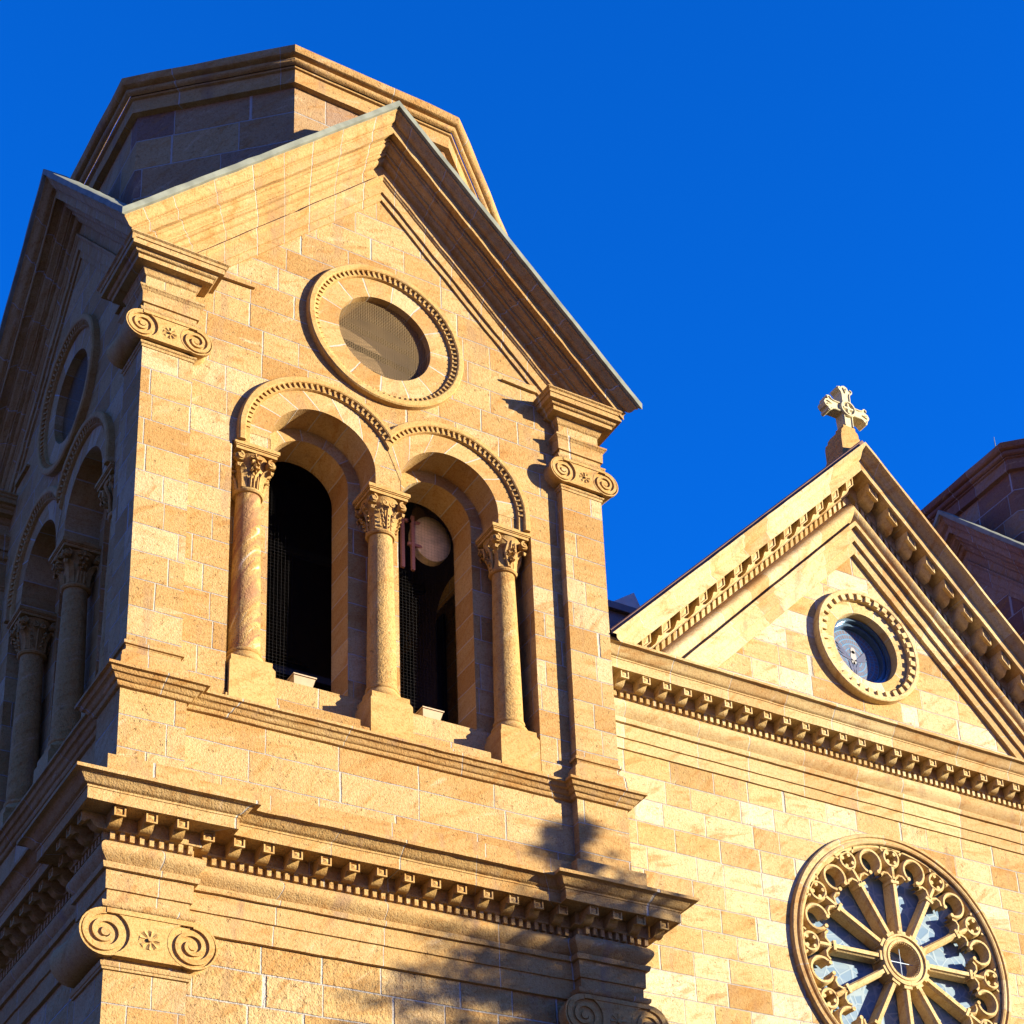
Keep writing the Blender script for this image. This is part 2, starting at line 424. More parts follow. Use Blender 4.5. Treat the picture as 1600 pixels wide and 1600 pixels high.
def tower_walls(root):
    # upper wall: four pierced faces, jambs, inner faces, interior
    mb = Mb()
    for T in (FRONT, LEFT, RIGHT, BACK):
        f = Mb()
        outer = [(PW-.02, -7.75), (W-PW+.02, -7.75), (W-PW+.02, -2.0), (W-.1, -2.0), (3.0, gz(3, .35)), (.1, -2.0), (PW-.02, -2.0)]
        plate(f, outer, [openings_outer(), CIRC], PR)
        # back plate of the reveal
        plate(f, [(1.05, -7.75), (5.07, -7.75), (5.07, -3.2), (1.05, -3.2)], [opening_inner(AX[0]), opening_inner(AX[1])], .545)
        # niche sides and block undersides
        for x, s in ((1.12, 1), (5.0, -1)):
            q = [(x, PR, -7.7), (x, .545, -7.7), (x, .545, SP), (x, PR, SP)]
            f.face(q if s < 0 else list(reversed(q)))
        for a, b in ((1.12, AX[0]-RO), (AX[0]+RO, AX[1]-RO), (AX[1]+RO, 5.0)):
            f.face([(a, PR, SP), (a, .545, SP), (b, .545, SP), (b, PR, SP)])
        # inner wall face
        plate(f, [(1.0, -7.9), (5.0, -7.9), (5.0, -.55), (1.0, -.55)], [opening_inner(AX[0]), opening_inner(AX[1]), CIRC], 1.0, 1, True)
        for i in range(len(f.v)): pass
        k0 = 0
        for fi, fc in enumerate(f.f):
            pts = [T(f.v[i]) for i in fc]; uv = f.uv[k0:k0+len(fc)]; k0 += len(fc)
            if T.flip: pts.reverse(); uv = list(reversed(uv))
            mb.face(pts, uv, f.mi[fi])
    # floor and ceiling of the belfry
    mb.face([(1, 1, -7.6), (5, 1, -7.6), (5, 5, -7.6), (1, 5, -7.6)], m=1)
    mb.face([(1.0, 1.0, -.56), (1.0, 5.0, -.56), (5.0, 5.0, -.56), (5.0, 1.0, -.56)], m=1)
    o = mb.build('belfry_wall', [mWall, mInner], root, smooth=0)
    for T in (RIGHT, BACK):
        if T is RIGHT: screen(o, T, CIRC, .9, .024, .0062)
        for c in AX:
            sb = Mb(); sb.box(c-.6, c+.6, .56, .60, -7.3, -3.4)
            sb.build('blocking_panel', mDark, o, T, smooth=0)  # panel added to close off the sky and keep the belfry dark
    return o

def order_soffits(root, T):
    """stone arches: voussoir face, two stepped soffits with jambs"""
    for i, c in enumerate(AX):
        mb = Mb(); sg = -1 if i == 0 else 1       # outer side direction
        # face ring, 4 mm proud
        n = 30; yv = PR-.005
        rs = [RO, .92]; rows = []
        us = []
        te = lambda r: math.acos(min(1., .825/r)) if r > .825 else 0.
        for r in rs:
            row = []
            for k in range(n+1):
                t = te(r)+(PI-te(r))*k/n          # from the middle side to the outer side
                row.append((c-sg*r*math.cos(t), yv, AZ+r*math.sin(t)))
            rows.append(row)
        us = [.75*(te(.8)+(PI-te(.8))*k/n) for k in range(n+1)]
        mb.grid(rows, us, [0, .26], 0, flip=(sg < 0))
        # order 1 soffit
        def soffit(r, y0, y1, zb, m=0):
            pth = [(c+r, zb)]+arc(c, AZ, r, 0, PI, 30)+[(c-r, zb)]
            L = 0.; U = [0.]
            for a, b in zip(pth, pth[1:]): L += math.hypot(a[0]-b[0], a[1]-b[1]); U.append(L)
            rows = [[(x, y0, z) for x, z in pth], [(x, y1, z) for x, z in pth]]
            mb.grid(rows, [u*1.0 for u in U], [y0, y1], m)
        soffit(RO, yv, .545, SP); soffit(RI, .542, 1.0, -7.12, 0)
        # step ring in front of the second order
        rows = [[(x, .541, z) for x, z in [(c+r, SP)]+arc(c, AZ, r, 0, PI, 30)+[(c-r, SP)]] for r in (RI, RO+.0)]
        mb.grid(rows, [k*.07 for k in range(33)], [0, .15], 0, flip=True)
        o = mb.build('arch', mVous, root, T, smooth=30)
        hood(o, T, c, AZ, 1.07, -sg)
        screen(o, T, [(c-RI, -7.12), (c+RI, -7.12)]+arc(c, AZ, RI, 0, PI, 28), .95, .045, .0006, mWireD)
def hood(parent, T, c, zc, r, mid, full=False, y=PR, bits=.074, name='hood_mould', mat=None, teeth=True):
    """projecting label mould with a sawtooth band under it"""
    mb = Mb(); k = r/1.07
    prof = [(1.07, 0), (1.07, .075), (1.055, .092), (1.00, .095), (.985, .085), (.98, .05), (.925, .045), (.915, .02), (.915, 0)]
    n = 72 if full else 44
    te = lambda q: math.acos(min(1., .825/q)) if (q > .825 and not full) else 0.
    rows = []
    for q, e in prof:
        q = r-(1.07-q); row = []
        if full:
            for j in range(n+1): t = 2*PI*j/n; row.append((c+q*math.cos(t), y-e, zc+q*math.sin(t)))
        else:
            a = te(q)
            for j in range(n+1): t = a+(PI-a)*j/n; row.append((c+mid*q*math.cos(t), y-e, zc+q*math.sin(t)))
            row.append((c-mid*q, y-e, SP))
        rows.append(row)
    mb.grid(rows, [j*.1 for j in range(len(rows[0]))], None, 0, flip=(full or mid > 0))
    if not full: mb.face([rw_[-1] for rw_ in rows] if mid > 0 else [rw_[-1] for rw_ in reversed(rows)])
    # teeth
    if teeth:
        q = r-.1075; N = int((2*PI if full else PI)*q/bits)
        for j in range(N):
            t = (2*PI if full else PI)*(j+.5)/N
            if not full and t < te(q)+.02: continue
            ct, st = (math.cos(t), math.sin(t)); sx = 1 if full else mid
            def P(rr, tt, yy): return (c+sx*(rr*ct-tt*st), yy, zc+rr*st+tt*ct)
            h = bits*.26
            a = [P(q-.034, -h*.3, y-.045), P(q-.034, h*.3, y-.045), P(q+.036, h, y-.045), P(q+.036, -h, y-.045)]
            b = [P(q-.034, -h*.3, y-.062), P(q-.034, h*.3, y-.062), P(q+.036, h, y-.083), P(q+.036, -h, y-.083)]
            mb.face([b[0], b[1], b[2], b[3]] if sx < 0 else [b[3], b[2], b[1], b[0]])
            for u in range(4):
                w = (u+1) % 4; mb.face([a[u], a[w], b[w], b[u]])
    return mb.build(name, mat or mPlain, parent, T, smooth=30, jit=.004)
def screen(parent, T, outline, y, step=.026, wr=.0035, mat=None):
    """woven bird screen: crossed wires clipped to the opening"""
    mb = Mb()
    xs = [p[0] for p in outline]; zs = [p[1] for p in outline]
    def cuts(val, ax):
        out = []; n = len(outline)
        for i in range(n):
            a, b = outline[i], outline[(i+1) % n]
            if (a[ax] > val) != (b[ax] > val):
                t = (val-a[ax])/(b[ax]-a[ax]); out.append(a[1-ax]+t*(b[1-ax]-a[1-ax]))
        out.sort(); return out
    v = min(xs)+step/2
    while v < max(xs):
        c = cuts(v, 0)
        for a, b in zip(c[::2], c[1::2]): mb.face([(v-wr, y, a), (v+wr, y, a), (v+wr, y, b), (v-wr, y, b)])
        v += step
    v = min(zs)+step/2
    while v < max(zs):
        c = cuts(v, 1)
        for a, b in zip(c[::2], c[1::2]): mb.face([(a, y-.004, v-wr), (b, y-.004, v-wr), (b, y-.004, v+wr), (a, y-.004, v+wr)])
        v += step
    return mb.build('wire_screen', mat or mWire, parent, T, smooth=0)
def round_window(root, T, c=WC, y=PR):
    mb = Mb(); n = 60
    rows = []
    for r, yy in ((WR+.32, y-.005), (WR, y-.005), (WR, 1.0)):
        rows.append([(c[0]+r*math.cos(2*PI*j/n), yy, c[1]+r*math.sin(2*PI*j/n)) for j in range(n+1)])
    mb.grid(rows, [j/n*2*PI*.75 for j in range(n+1)], [0, .3, .8], 0, flip=True)
    mb2 = mb; o = mb2.build('round_window', mVous, root, T, smooth=30)
    hood(o, T, c[0], c[1], 1.05, 1, True, y)
    screen(o, T, CIRC, y+.10, .024, .0036, mOlive)
    for q in range(6):
        pb = Mb(); zc_ = c[1]-.75+q*.30
        pb.face([(c[0]-.9, y+.52, zc_+.20), (c[0]+.9, y+.30, zc_-.28), (c[0]+.9, y+.36, zc_-.02), (c[0]-.9, y+.58, zc_+.46)])
        pb.build('louvre_board', mBoard, o, T, smooth=0)
    return o

def leaf(mb, cx, cy, ang, pts, wid, th=.012, ribs=True):
    """acanthus-like leaf: pts (r,z) along its spine, wid list of half widths"""
    ca, sa = math.cos(ang), math.sin(ang); K = 5
    def row(off):
        rows = []
        for (r, z), w in zip(pts, wid):
            rr = []
            for k in range(K):
                s = (k/(K-1)*2-1); q = r+off-abs(s)*w*.35+(.010 if k == 2 else 0)
                rr.append((cx+q*ca-s*w*sa, cy+q*sa+s*w*ca, z))
            rows.append(rr)
        return rows
    A = row(th); B = row(0)
    mb.grid(A, [0]*K, None, 0); mb.grid(B, [0]*K, None, 0, flip=True)
    for k in (0, K-1):
        for i in range(len(pts)-1): mb.face([A[i][k], A[i+1][k], B[i+1][k], B[i][k]])
    mb.face([*A[-1], *reversed(B[-1])])
def scroll(mb, c, ax, nrm, r, turns=1.6, th=.02, wd=.016, start=PI/2, hand=1, depth=.03):
    """raised spiral on a disc; ax = in-plane horizontal unit vector, nrm = outward"""
    ax = Vector(ax); nrm = Vector(nrm); c = Vector(c); z = Vector((0, 0, 1))
    n = int(18*turns); pa = []; pb = []
    for i in range(n+1):
        t = i/n; a = start+hand*turns*2*PI*t; q = r*(1-.80*t)
        d = ax*math.cos(a)+z*math.sin(a)
        w = wd*(1-.55*t)
        pa.append((c+d*q, c+d*(q-2*w)))
    R0 = [[tuple(a) for a, b in pa], [tuple(a+nrm*th) for a, b in pa], [tuple(b+nrm*th) for a, b in pa], [tuple(b) for a, b in pa]]
    mb.grid(R0, [i*.02 for i in range(n+1)], None)
    # eye
    e = [c+(ax*math.cos(2*PI*k/10)+z*math.sin(2*PI*k/10))*r*.2+nrm*th*.9 for k in range(10)]
    mb.face([tuple(p) for p in e])
    e2 = [p-nrm*th*.9 for p in e]
    for k in range(10): mb.face([tuple(e[k]), tuple(e[(k+1) % 10]), tuple(e2[(k+1) % 10]), tuple(e2[k])])
def rosette(mb, c, nrm, ax, r, petals=6):
    c = Vector(c); nrm = Vector(nrm); ax = Vector(ax); z = Vector((0, 0, 1))
    for k in range(petals):
        a = 2*PI*k/petals+.3; d = ax*math.cos(a)+z*math.sin(a); e = ax*-math.sin(a)+z*math.cos(a)
        pr = [c+nrm*.012, c+d*r*.45-e*r*.13+nrm*.030, c+d*r*.82-e*r*.30+nrm*.034, c+d*r*1.02+nrm*.014, c+d*r*.82+e*r*.30+nrm*.034, c+d*r*.45+e*r*.13+nrm*.030]
        mid = c+d*r*.66+nrm*.018
        for i in range(6): mb.face([tuple(mid), tuple(pr[i]), tuple(pr[(i+1) % 6])])
        for i in range(6):
            a_, b_ = pr[i], pr[(i+1) % 6]; mb.face([tuple(a_), tuple(b_), tuple(b_-nrm*.05), tuple(a_-nrm*.05)])
    e = [c+(ax*math.cos(2*PI*k/8)+z*math.sin(2*PI*k/8))*r*.2+nrm*.05 for k in range(8)]
    mb.face([tuple(p) for p in e])
    for k in range(8): mb.face([tuple(e[k]), tuple(e[(k+1) % 8]), tuple(e[(k+1) % 8]-nrm*.06), tuple(e[k]-nrm*.06)])

def column(root, T, cx, kind):
    cy = .35
    s = Mb()
    s.lathe(cx, cy, [(.174-.034*(i/12)**1.3, -6.98+i*(2.16/12)) for i in range(13)], 32)
    col = s.build('column', mColV if (T is FRONT and kind == 0) else mCol, root, T, smooth=60)
    if T is FRONT and kind == 0: col['label'] = 'column of brown and cream veined stone'
    b = Mb()
    b.lathe(cx, cy, [(.176, -6.96), (.188, -6.965), (.195, -6.985), (.188, -7.005), (.18, -7.01), (.186, -7.03)]+[(.19+.035*math.sin(PI*k/6), -7.04-.10*k/6) for k in range(7)]+[(.19, -7.2)], 32)
    for q in ((.235, -7.14, -7.20), ): b.box(cx-q[0], cx+q[0], cy-q[0], cy+q[0], q[2], q[1])
    h0, h1 = .235, .26; zt, zc, zb = -7.20, -7.25, -7.74
    A = [(cx-h0, cy-h0), (cx+h0, cy-h0), (cx+h0, cy+h0), (cx-h0, cy+h0)]; B = [(cx-h1, cy-h1), (cx+h1, cy-h1), (cx+h1, cy+h1), (cx-h1, cy+h1)]
    for k in range(4):
        l = (k+1) % 4
        b.face([(*B[k], zc), (*B[l], zc), (*A[l], zt), (*A[k], zt)]); b.face([(*B[k], zb), (*B[l], zb), (*B[l], zc), (*B[k], zc)])
    b.build('base', mPlain, col, T, smooth=40, jit=.003)
    k = Mb(); z0 = -4.83
    k.lathe(cx, cy, [(.14, z0-.01), (.165, z0-.005), (.18, z0+.015), (.178, z0+.035), (.155, z0+.05)]+[(.150+.012*(i/6)+.075*(i/6)**4, z0+.05+.42*i/6) for i in range(7)], 28)
    za = SP
    # moulded abacus
    for h, a, b_ in ((.27, za-.045, za), (.258, za-.06, za-.045), (.245, za-.10, za-.06)): k.box(cx-h, cx+h, cy-h, cy+h, a, b_)
    rnd = random.Random(kind*13+5)
    for q in range(4):
        a = q*PI/2+PI/4
        # tall corner leaves curling under the corners
        leaf(k, cx, cy, a, [(.155, z0+.05), (.160, z0+.14), (.175, z0+.22), (.215, z0+.29), (.262, z0+.315), (.285, z0+.30), (.275, z0+.265)],
             [.050, .055, .058, .056, .046, .035, .018], .014)
        a = q*PI/2
        ca, sa = math.cos(a), math.sin(a); nrm = (ca, sa, 0); ax = (-sa, ca, 0)
        c0 = Vector((cx, cy, 0))+Vector(nrm)*.222
        if kind == 0:
            rosette(k, (c0.x, c0.y, z0+.40), nrm, ax, .075, 5); rosette(k, (c0.x-ca*.02, c0.y-sa*.02, z0+.28), nrm, ax, .055, 4)
            for s_ in (-.04, 0, .04): leaf(k, cx-sa*s_, cy+ca*s_, a, [(.15, z0+.05), (.165, z0+.14), (.185, z0+.2)], [.014, .014, .008])
        elif kind == 1:
            for s_ in (-1, 1):
                scroll(k, (c0.x-sa*s_*.052, c0.y+ca*s_*.052, z0+.37), ax, nrm, .05, 1.3, .022, .010, PI/2, s_)
                for t in range(4):
                    p = Vector((cx, cy, 0))+Vector(nrm)*(.165+.012*t)+Vector(ax)*(s_*(.03+.012*t)); zz = z0+.10+.058*t
                    k.tube([(p.x, p.y, zz-.02), (p.x+ax[0]*s_*.025+ca*.02, p.y+ax[1]*s_*.025+sa*.02, zz+.005), (p.x+ax[0]*s_*.045+ca*.012, p.y+ax[1]*s_*.045+sa*.012, zz-.004)], [.012, .015, .008], 5)
            leaf(k, cx, cy, a, [(.155, z0+.05), (.17, z0+.2), (.20, z0+.33)], [.014, .012, .010])
        else:
            for (s_, zz, rr) in ((-.03, .23, .042), (.045, .28, .045), (.02, .15, .038)):
                rosette(k, (cx+ca*.195-sa*s_, cy+sa*.195+ca*s_, z0+zz), nrm, ax, rr, 7)
            for s_ in (-1, 1):
                k.tube([(cx+ca*.16-sa*s_*.01, cy+sa*.16+ca*s_*.01, z0+.06), (cx+ca*.20-sa*s_*.07, cy+sa*.20+ca*s_*.07, z0+.24), (cx+ca*.235-sa*s_*.05, cy+sa*.235+ca*s_*.05, z0+.37), (cx+ca*.235-sa*s_*.12, cy+sa*.235+ca*s_*.12, z0+.41)], [.018, .022, .02, .01], 6)
            leaf(k, cx, cy, a, [(.17, z0+.25), (.21, z0+.33), (.235, z0+.40)], [.03, .035, .015])
        # corner volutes under the abacus
        for s_ in (-1, 1):
            p = Vector((cx, cy, z0+.405))+Vector(nrm)*.215+Vector(ax)*s_*.185
            scroll(k, p, ax, nrm, .055, 1.25, .026, .011, PI/2, s_)
            kk = [p+(Vector(ax)*math.cos(2*PI*i/12)+Vector((0, 0, 1))*math.sin(2*PI*i/12))*.05 for i in range(12)]
            k.face([tuple(v) for v in kk])
            for i in range(12): k.face([tuple(kk[i]), tuple(kk[(i+1) % 12]), tuple(kk[(i+1) % 12]-Vector(nrm)*.07), tuple(kk[i]-Vector(nrm)*.07)])
    k.build('capital', mPlain, col, T, smooth=40)
    return col

def ionic(parent, T, cx0, cx1, zc, yf, r, depth, ros, pier, neck, name='capital', long_left=True):
    """pilaster capital: two spiral volutes with bolsters behind, rosette between"""
    k = Mb(); n = 28
    x0, x1 = pier
    # front slab between the volutes
    zb_ = zc-r*.93; a_ = math.asin(.93)
    out = [(cx0+r*math.cos(-a_+(PI/2+a_)*i/16), zc+r*math.sin(-a_+(PI/2+a_)*i/16)) for i in range(17)]       # right flank of the left scroll, bottom to top
    out += [(cx1-(x-cx0), z) for x, z in reversed(out)]
    k_n = len(k.f)
    vv, _, ff, _, _, _ = delaunay_2d_cdt([Vector(q) for q in out], [(i, (i+1) % len(out)) for i in range(len(out))], [], 0, 1e-6)
    for f in ff:
        c_ = sum((vv[i] for i in f), Vector((0, 0)))/3
        if inside(c_, out): k.face([(vv[i].x, yf+.004, vv[i].y) for i in f])
    for i in range(len(out)):
        a, b = out[i], out[(i+1) % len(out)]
        k.face([(a[0], yf+.004, a[1]), (b[0], yf+.004, b[1]), (b[0], .05, b[1]), (a[0], .05, a[1])])
    k.box(cx0, cx1, yf-.008, yf+.02, zc+r*.80, zc+r*1.0)
    for c, dd in ((cx0, depth[0]), (cx1, depth[1])):
        ring = [(c+r*math.cos(2*PI*i/n), zc+r*math.sin(2*PI*i/n)) for i in range(n)]
        k.face([(x, yf+.026, z) for x, z in ring], m=0)
        ys = [yf, yf+.05, yf+.07]+[yf+.07+(dd-yf-.07)*t for t in (.15, .35, .5, .65, .85, 1.)]
        rs = [1, 1, .93, .90, .84, .82, .84, .90, .96]
        rows = [[(c+r*q*math.cos(2*PI*i/n), yy, zc+r*q*math.sin(2*PI*i/n)) for i in range(n+1)] for yy, q in zip(ys, rs)]
        k.grid(rows, [i*.05 for i in range(n+1)], ys, flip=False)
        # rim
        rim = [[(c+(r*q)*math.cos(2*PI*i/n), yf+e, zc+(r*q)*math.sin(2*PI*i/n)) for i in range(n+1)] for q, e in ((1, 0), (.93, 0), (.925, .026))]
        k.grid(rim, [i*.05 for i in range(n+1)], None, flip=True)
        sgn = 1 if c == cx0 else -1
        N = 66; turns = 2.2
        pa = []
        for i in range(N+1):
            t = i/N; a = PI/2+sgn*turns*2*PI*t; q = r*(.97-.82*t); w = r*.155*(1-.45*t)
            d = Vector((math.cos(a), 0, math.sin(a))); C0 = Vector((c, yf+.027, zc))
            pa.append((C0+d*q, C0+d*(q-w*1.45)))
        up_ = Vector((0, -.026, 0))
        k.grid([[tuple(a) for a, b in pa], [tuple(a+up_) for a, b in pa], [tuple(b+up_) for a, b in pa], [tuple(b) for a, b in pa]], [i*.02 for i in range(N+1)], None)
        e = [Vector((c+r*.17*math.cos(2*PI*i/14), yf+.002, zc+r*.17*math.sin(2*PI*i/14))) for i in range(14)]
        k.face([tuple(p) for p in e])
        for i in range(14): k.face([tuple(e[i]), tuple(e[(i+1) % 14]), tuple(e[(i+1) % 14]+Vector((0, .03, 0))), tuple(e[i]+Vector((0, .03, 0)))])
    xm = (cx0+cx1)/2
    rosette(k, (xm, yf+.025, zc-.02), (0, -1, 0), (1, 0, 0), ros, 8)
    o = k.build(name, mPlain, parent, T, smooth=35)
    return o

def shift(T, dx, mir=None):
    if mir is None: return Tf(lambda p: T((p[0]+dx, p[1], p[2])), T.flip)
    return Tf(lambda p: T((mir-p[0], p[1], p[2])), not T.flip)

def modillion_mesh(m_, slope=0., w=.058, yb=0., L=.235, h=.112):
    """console with a framed, pyramid-fronted block and a scrolled underside. local: front towards -y, top at z=0"""
    k = Mb(); prof = [(-L, 0), (-L, -h)]                                # (y,z) down the front
    prof += [(-L+.03, -h-.002), (-L+.055, -h+.022), (-L+.085, -h+.036)]
    prof += [(-L+.105, -h+.012), (-L+.125, -h-.018), (-L+.165, -h-.042), (-L+.205, -h-.045), (0, -h-.04), (0, 0)]
    sh = lambda x, z: z+slope*x
    rows = [[(x, y, sh(x, z)) for x in (-w, w)] for y, z in prof[1:-1]]
    k.grid(rows, [0, 2*w], [i*.03 for i in range(len(rows))])
    for x in (-w, w):
        q = [(x, y, sh(x, z)) for y, z in prof]
        k.face(q if x < 0 else list(reversed(q)))
    # framed front
    def sq(a, y): return [(-w+a, y, sh(-w+a, -h+a)), (w-a, y, sh(w-a, -h+a)), (w-a, y, sh(w-a, -a)), (-w+a, y, sh(-w+a, -a))]
    A, B, C_ = sq(0, -L), sq(.016, -L), sq(.020, -L+.022); top = (0, -L+.004, sh(0, -h/2))
    for i in range(4):
        j = (i+1) % 4
        k.face([A[i], A[j], B[j], B[i]]); k.face([B[i], B[j], C_[j], C_[i]]); k.face([C_[i], C_[j], top])
    return k
rj = random.Random(11)
def modillions(parent, positions, mat, slope=0., kw={}):
    """positions: list of (world point, rotation z)"""
    k = modillion_mesh(mat, slope, **kw); first = None
    for (p, rz) in positions:
        if first is None:
            k2 = k; o = k2.build('modillion', mat, None, None, smooth=30); o.parent = parent; first = o
        else:
            o = first.copy(); S.collection.objects.link(o); o.parent = parent
        o.location = Vector(p)-ORG.get(parent.name, Vector())+Vector((rj.uniform(-.004, .004), rj.uniform(-.004, .004), rj.uniform(-.003, .001))); o.rotation_euler = (rj.uniform(-.012, .012), 0, rz+rj.uniform(-.02, .02))
        ORG[o.name] = Vector(p)

RAKE = [(.575, -.02), (.575, .075)]
RAKE2 = [(.53, .075), (.53, .11)]+curve((.53, .11), (.43, .235), 'cyma', 6)+[(.405, .238), (.405, .262), (.39, .265), (.39, .392), (.375, .394), (.36, .378), (.285, .378), (.285, .425), (.265, .43), (.262, .462)]+curve((.262, .465), (.185, .53), 'cymar', 5)+[(.165, .532), (.165, .575), (.12, .58), (.118, .61)]+curve((.112, .612), (.05, .66), 'ovolo', 4)+[(.032, .665), (.030, .86), (.095, .865), (.093, .90)]+curve((.088, .90), (.066, .945), 'cyma', 3)+[(.058, .95), (.056, 1.13), (.029, 1.135), (.027, 1.25), (-.01, 1.255)]
def rake(T, prof, y0=PR, c=3.0, apex=APEX, slope=SL, end='mitre', xl=0., xr=W, n=26, zmin=None):
    """raking cornice both sides of the apex; each profile point = (projection, vertical drop)"""
    mb = Mb()
    for sgn in (-1, 1):
        rows = []
        for o, v in prof:
            y = y0-o
            xe = y if end == 'mitre' else (xl if sgn < 0 else c-(xr-c))
            if end != 'mitre': xe = xl
            d = c-xe
            if zmin is not None: d = min(d, (apex-v-zmin)/slope)
            rows.append([(c+sgn*d*k/n, y, apex-slope*d*k/n-v) for k in range(n+1)]); D0 = d
        us = [sgn*(c-xl+.5)*1.44*k/n+(.4 if sgn > 0 else 0) for k in range(n+1)]
        vs = [0.]
        for i in range(1, len(prof)): vs.append(vs[-1]-math.hypot(prof[i][0]-prof[i-1][0], prof[i][1]-prof[i-1][1]))
        mb.grid(rows, us, vs, 0, flip=(sgn < 0))
    return mb

def make_tower(full=True):
    root = thing('bell_tower', 'golden sandstone bell tower with paired belfry arches and an octagonal drum behind its gable', 'tower', (3, 3, GZ))
    bw = tower_walls(root)
    # corner piers of the belfry
    for i, pth in enumerate(piers(0., PW, PR)):
        mb = Mb(); sweep(mb, pth, [(0, -1.95), (0, -7.45)], False)
        if not full and i not in (0, 3): continue
        p = mb.build('corner_pier', mWall, root, smooth=0)
        cp = Mb()
        sweep(cp, pth, [(-.1, -2.0), (.0, -2.04), (.285, -2.065), (.29, -2.085), (.265, -2.10), (.26, -2.135), (.245, -2.14), (.245, -2.21), (.195, -2.215), (.19, -2.225)]+curve((.19, -2.225), (.16, -2.255), 'ovolo', 4)+[(.15, -2.26), (.145, -2.315), (.05, -2.322), (.047, -2.345)]+curve((.047, -2.345), (.018, -2.40), 'cyma', 4)+[(.0, -2.41)], False, step=.2)
        cp.build('pier_cornice', mMould, p, smooth=30, jit=.005)
        ar = Mb()
        sweep(ar, pth, [(.0, -2.605), (.085, -2.61), (.085, -2.635)]+curve((.08, -2.64), (.05, -2.672), 'cyma', 4)+[(.042, -2.69), (.040, -2.83), (.016, -2.835), (.014, -2.925), (.064, -2.93), (.060, -2.945)]+curve((.055, -2.947), (.028, -2.972), 'ovolo', 3)+[(.0, -2.98)], False, step=.2)
        ar.build('pier_architrave', mMould, p, smooth=30, jit=.003)
        bs = Mb(); nk = Mb()
        sweep(nk, pth, [(.0, -3.38), (.030, -3.385)]+curve((.034, -3.39), (.014, -3.418), 'ovolo', 3)+[(.012, -3.43), (.012, -3.45), (.0, -3.455)], False, step=.2)
        sweep(bs, pth, [(.0, -7.395), (.025, -7.40)]+curve((.034, -7.405), (.03, -7.442), 'cyma', 3)+[(.006, -7.446), (.006, -7.458), (.0, -7.46), (.0, -7.49)]+curve((.0, -7.49), (.058, -7.585), 'cymar', 5)+[(.056, -7.61), (.067, -7.64), (.067, -7.71), (.19, -7.85)], False, step=.2)
        bs.build('pier_base_moulding', mMould, p, smooth=30, jit=.003)
        nk.build('pier_necking', mMould, p, smooth=30, jit=.003)
        if full and i in (0, 1):
            TT = FRONT if i == 0 else shift(FRONT, 0, W)
            ionic(p, TT, -.035, .59, -3.19, -.085, .19, (PW, PR), .085, (0, PW), None)
        if full and i == 3:
            TT = shift(LEFT, 0, W)
            o = Mb()
            ionic(p, Tf(lambda q: (q[0], W-q[1], q[2]), True), -.035, .59, -3.19, -.085, .19, (PW, PR), .085, (0, PW), None)
    # small tapering stone fillets beside the pier caps
    for T in (FRONT, LEFT) if full else ():
        for a, b in ((.84, 1.33), (5.16, 4.67)):
            mb = Mb()
            if a < b: q = [(a, -1.93), (b, -1.915), (b+.012, -1.90), (b, -1.885), (a, -1.83)]
            else: q = [(b, -1.915), (a, -1.93), (a, -1.83), (b, -1.885), (b-.012, -1.90)]
            mb.prism(q, PR-.045, PR)
            mb.build('fillet_strip', mMould, root, T, smooth=0)
    # pedestal stage
    pl = plan(.055, .70, .13)
    mb = Mb(); sweep(mb, pl, [(0, -7.95), (0, -8.90)]); pd = mb.build('pedestal_wall', mPed, root, smooth=0)
    mb = Mb()
    sweep(mb, pl, [(-.25, -7.60), (-.05, -7.72), (.172, -7.822), (.182, -7.828), (.182, -7.860), (.150, -7.868)]+curve((.150, -7.870), (.128, -7.908), 'cyma', 3)+[(.104, -7.915)]+curve((.104, -7.918), (.068, -7.965), 'cyma', 4)+[(.050, -7.97), (.048, -7.982)]+curve((.046, -7.984), (.022, -8.018), 'ovolo', 3)+[(.0, -8.022)], step=.14)
    mb.build('string_course', mMould, pd, smooth=30, jit=.004)
    mb = Mb(); sweep(mb, pl, [(.0, -8.872), (.118, -8.895), (.122, -8.90), (.122, -9.3)], step=.5)
    mb.build('plinth_course', mMould, pd, smooth=0, jit=.003)
    # sill between and behind the columns
    for T in (FRONT, LEFT) if full else ():
        mb = Mb(); mb.box(1.12, 5.0, .50, 1.0, -7.74, -7.05); mb.build('window_sill', mPed, root, T, smooth=0)
        for a, b in ((1.672, 2.70), (3.322, 4.34)):
            mb = Mb(); mb.box(a, b, .15, .50, -7.80, -7.55); mb.build('ledge_slab', mPed, root, T, smooth=0)
        mb = Mb(); mb.box(1.12, 5.0, .10, .50, -7.90, -7.66); mb.build('ledge_bed', mPed, root, T, smooth=0)
    # main entablature
    P3 = plan(.08, .82, .13)
    e = Mb()
    sweep(e, P3, [(-.3, -9.12), (.02, -9.17), (.50, -9.315), (.522, -9.322), (.522, -9.362), (.488, -9.364)]+curve((.488, -9.366), (.375, -9.452), 'cyma', 8)+[(.368, -9.458), (.368, -9.478), (.358, -9.482), (.356, -9.604), (.335, -9.606), (.325, -9.592), (.08, -9.592), (.08, -9.73), (.095, -9.735), (.09, -9.752), (.02, -9.756), (.02, -9.842)], step=.14)
    # dentils
    for k in range(-32, 33):
        x = 3.07+k*.0985
        if not -.14 < x < 6.2: continue
        pier = x < .74 or x > 5.26
        if abs(x-.77) < .05 or abs(x-5.24) < .05: continue
        yo = -.08 if pier else .05
        for T in (FRONT, LEFT):
            q = Mb(); q.box(x-.023, x+.023, yo-.078, yo-.01, -9.842, -9.750)
            off_ = 0
            for fc in q.f:
                pts = [T(q.v[i]) for i in fc]
                if T.flip: pts.reverse()
                e.face(pts, m=0)
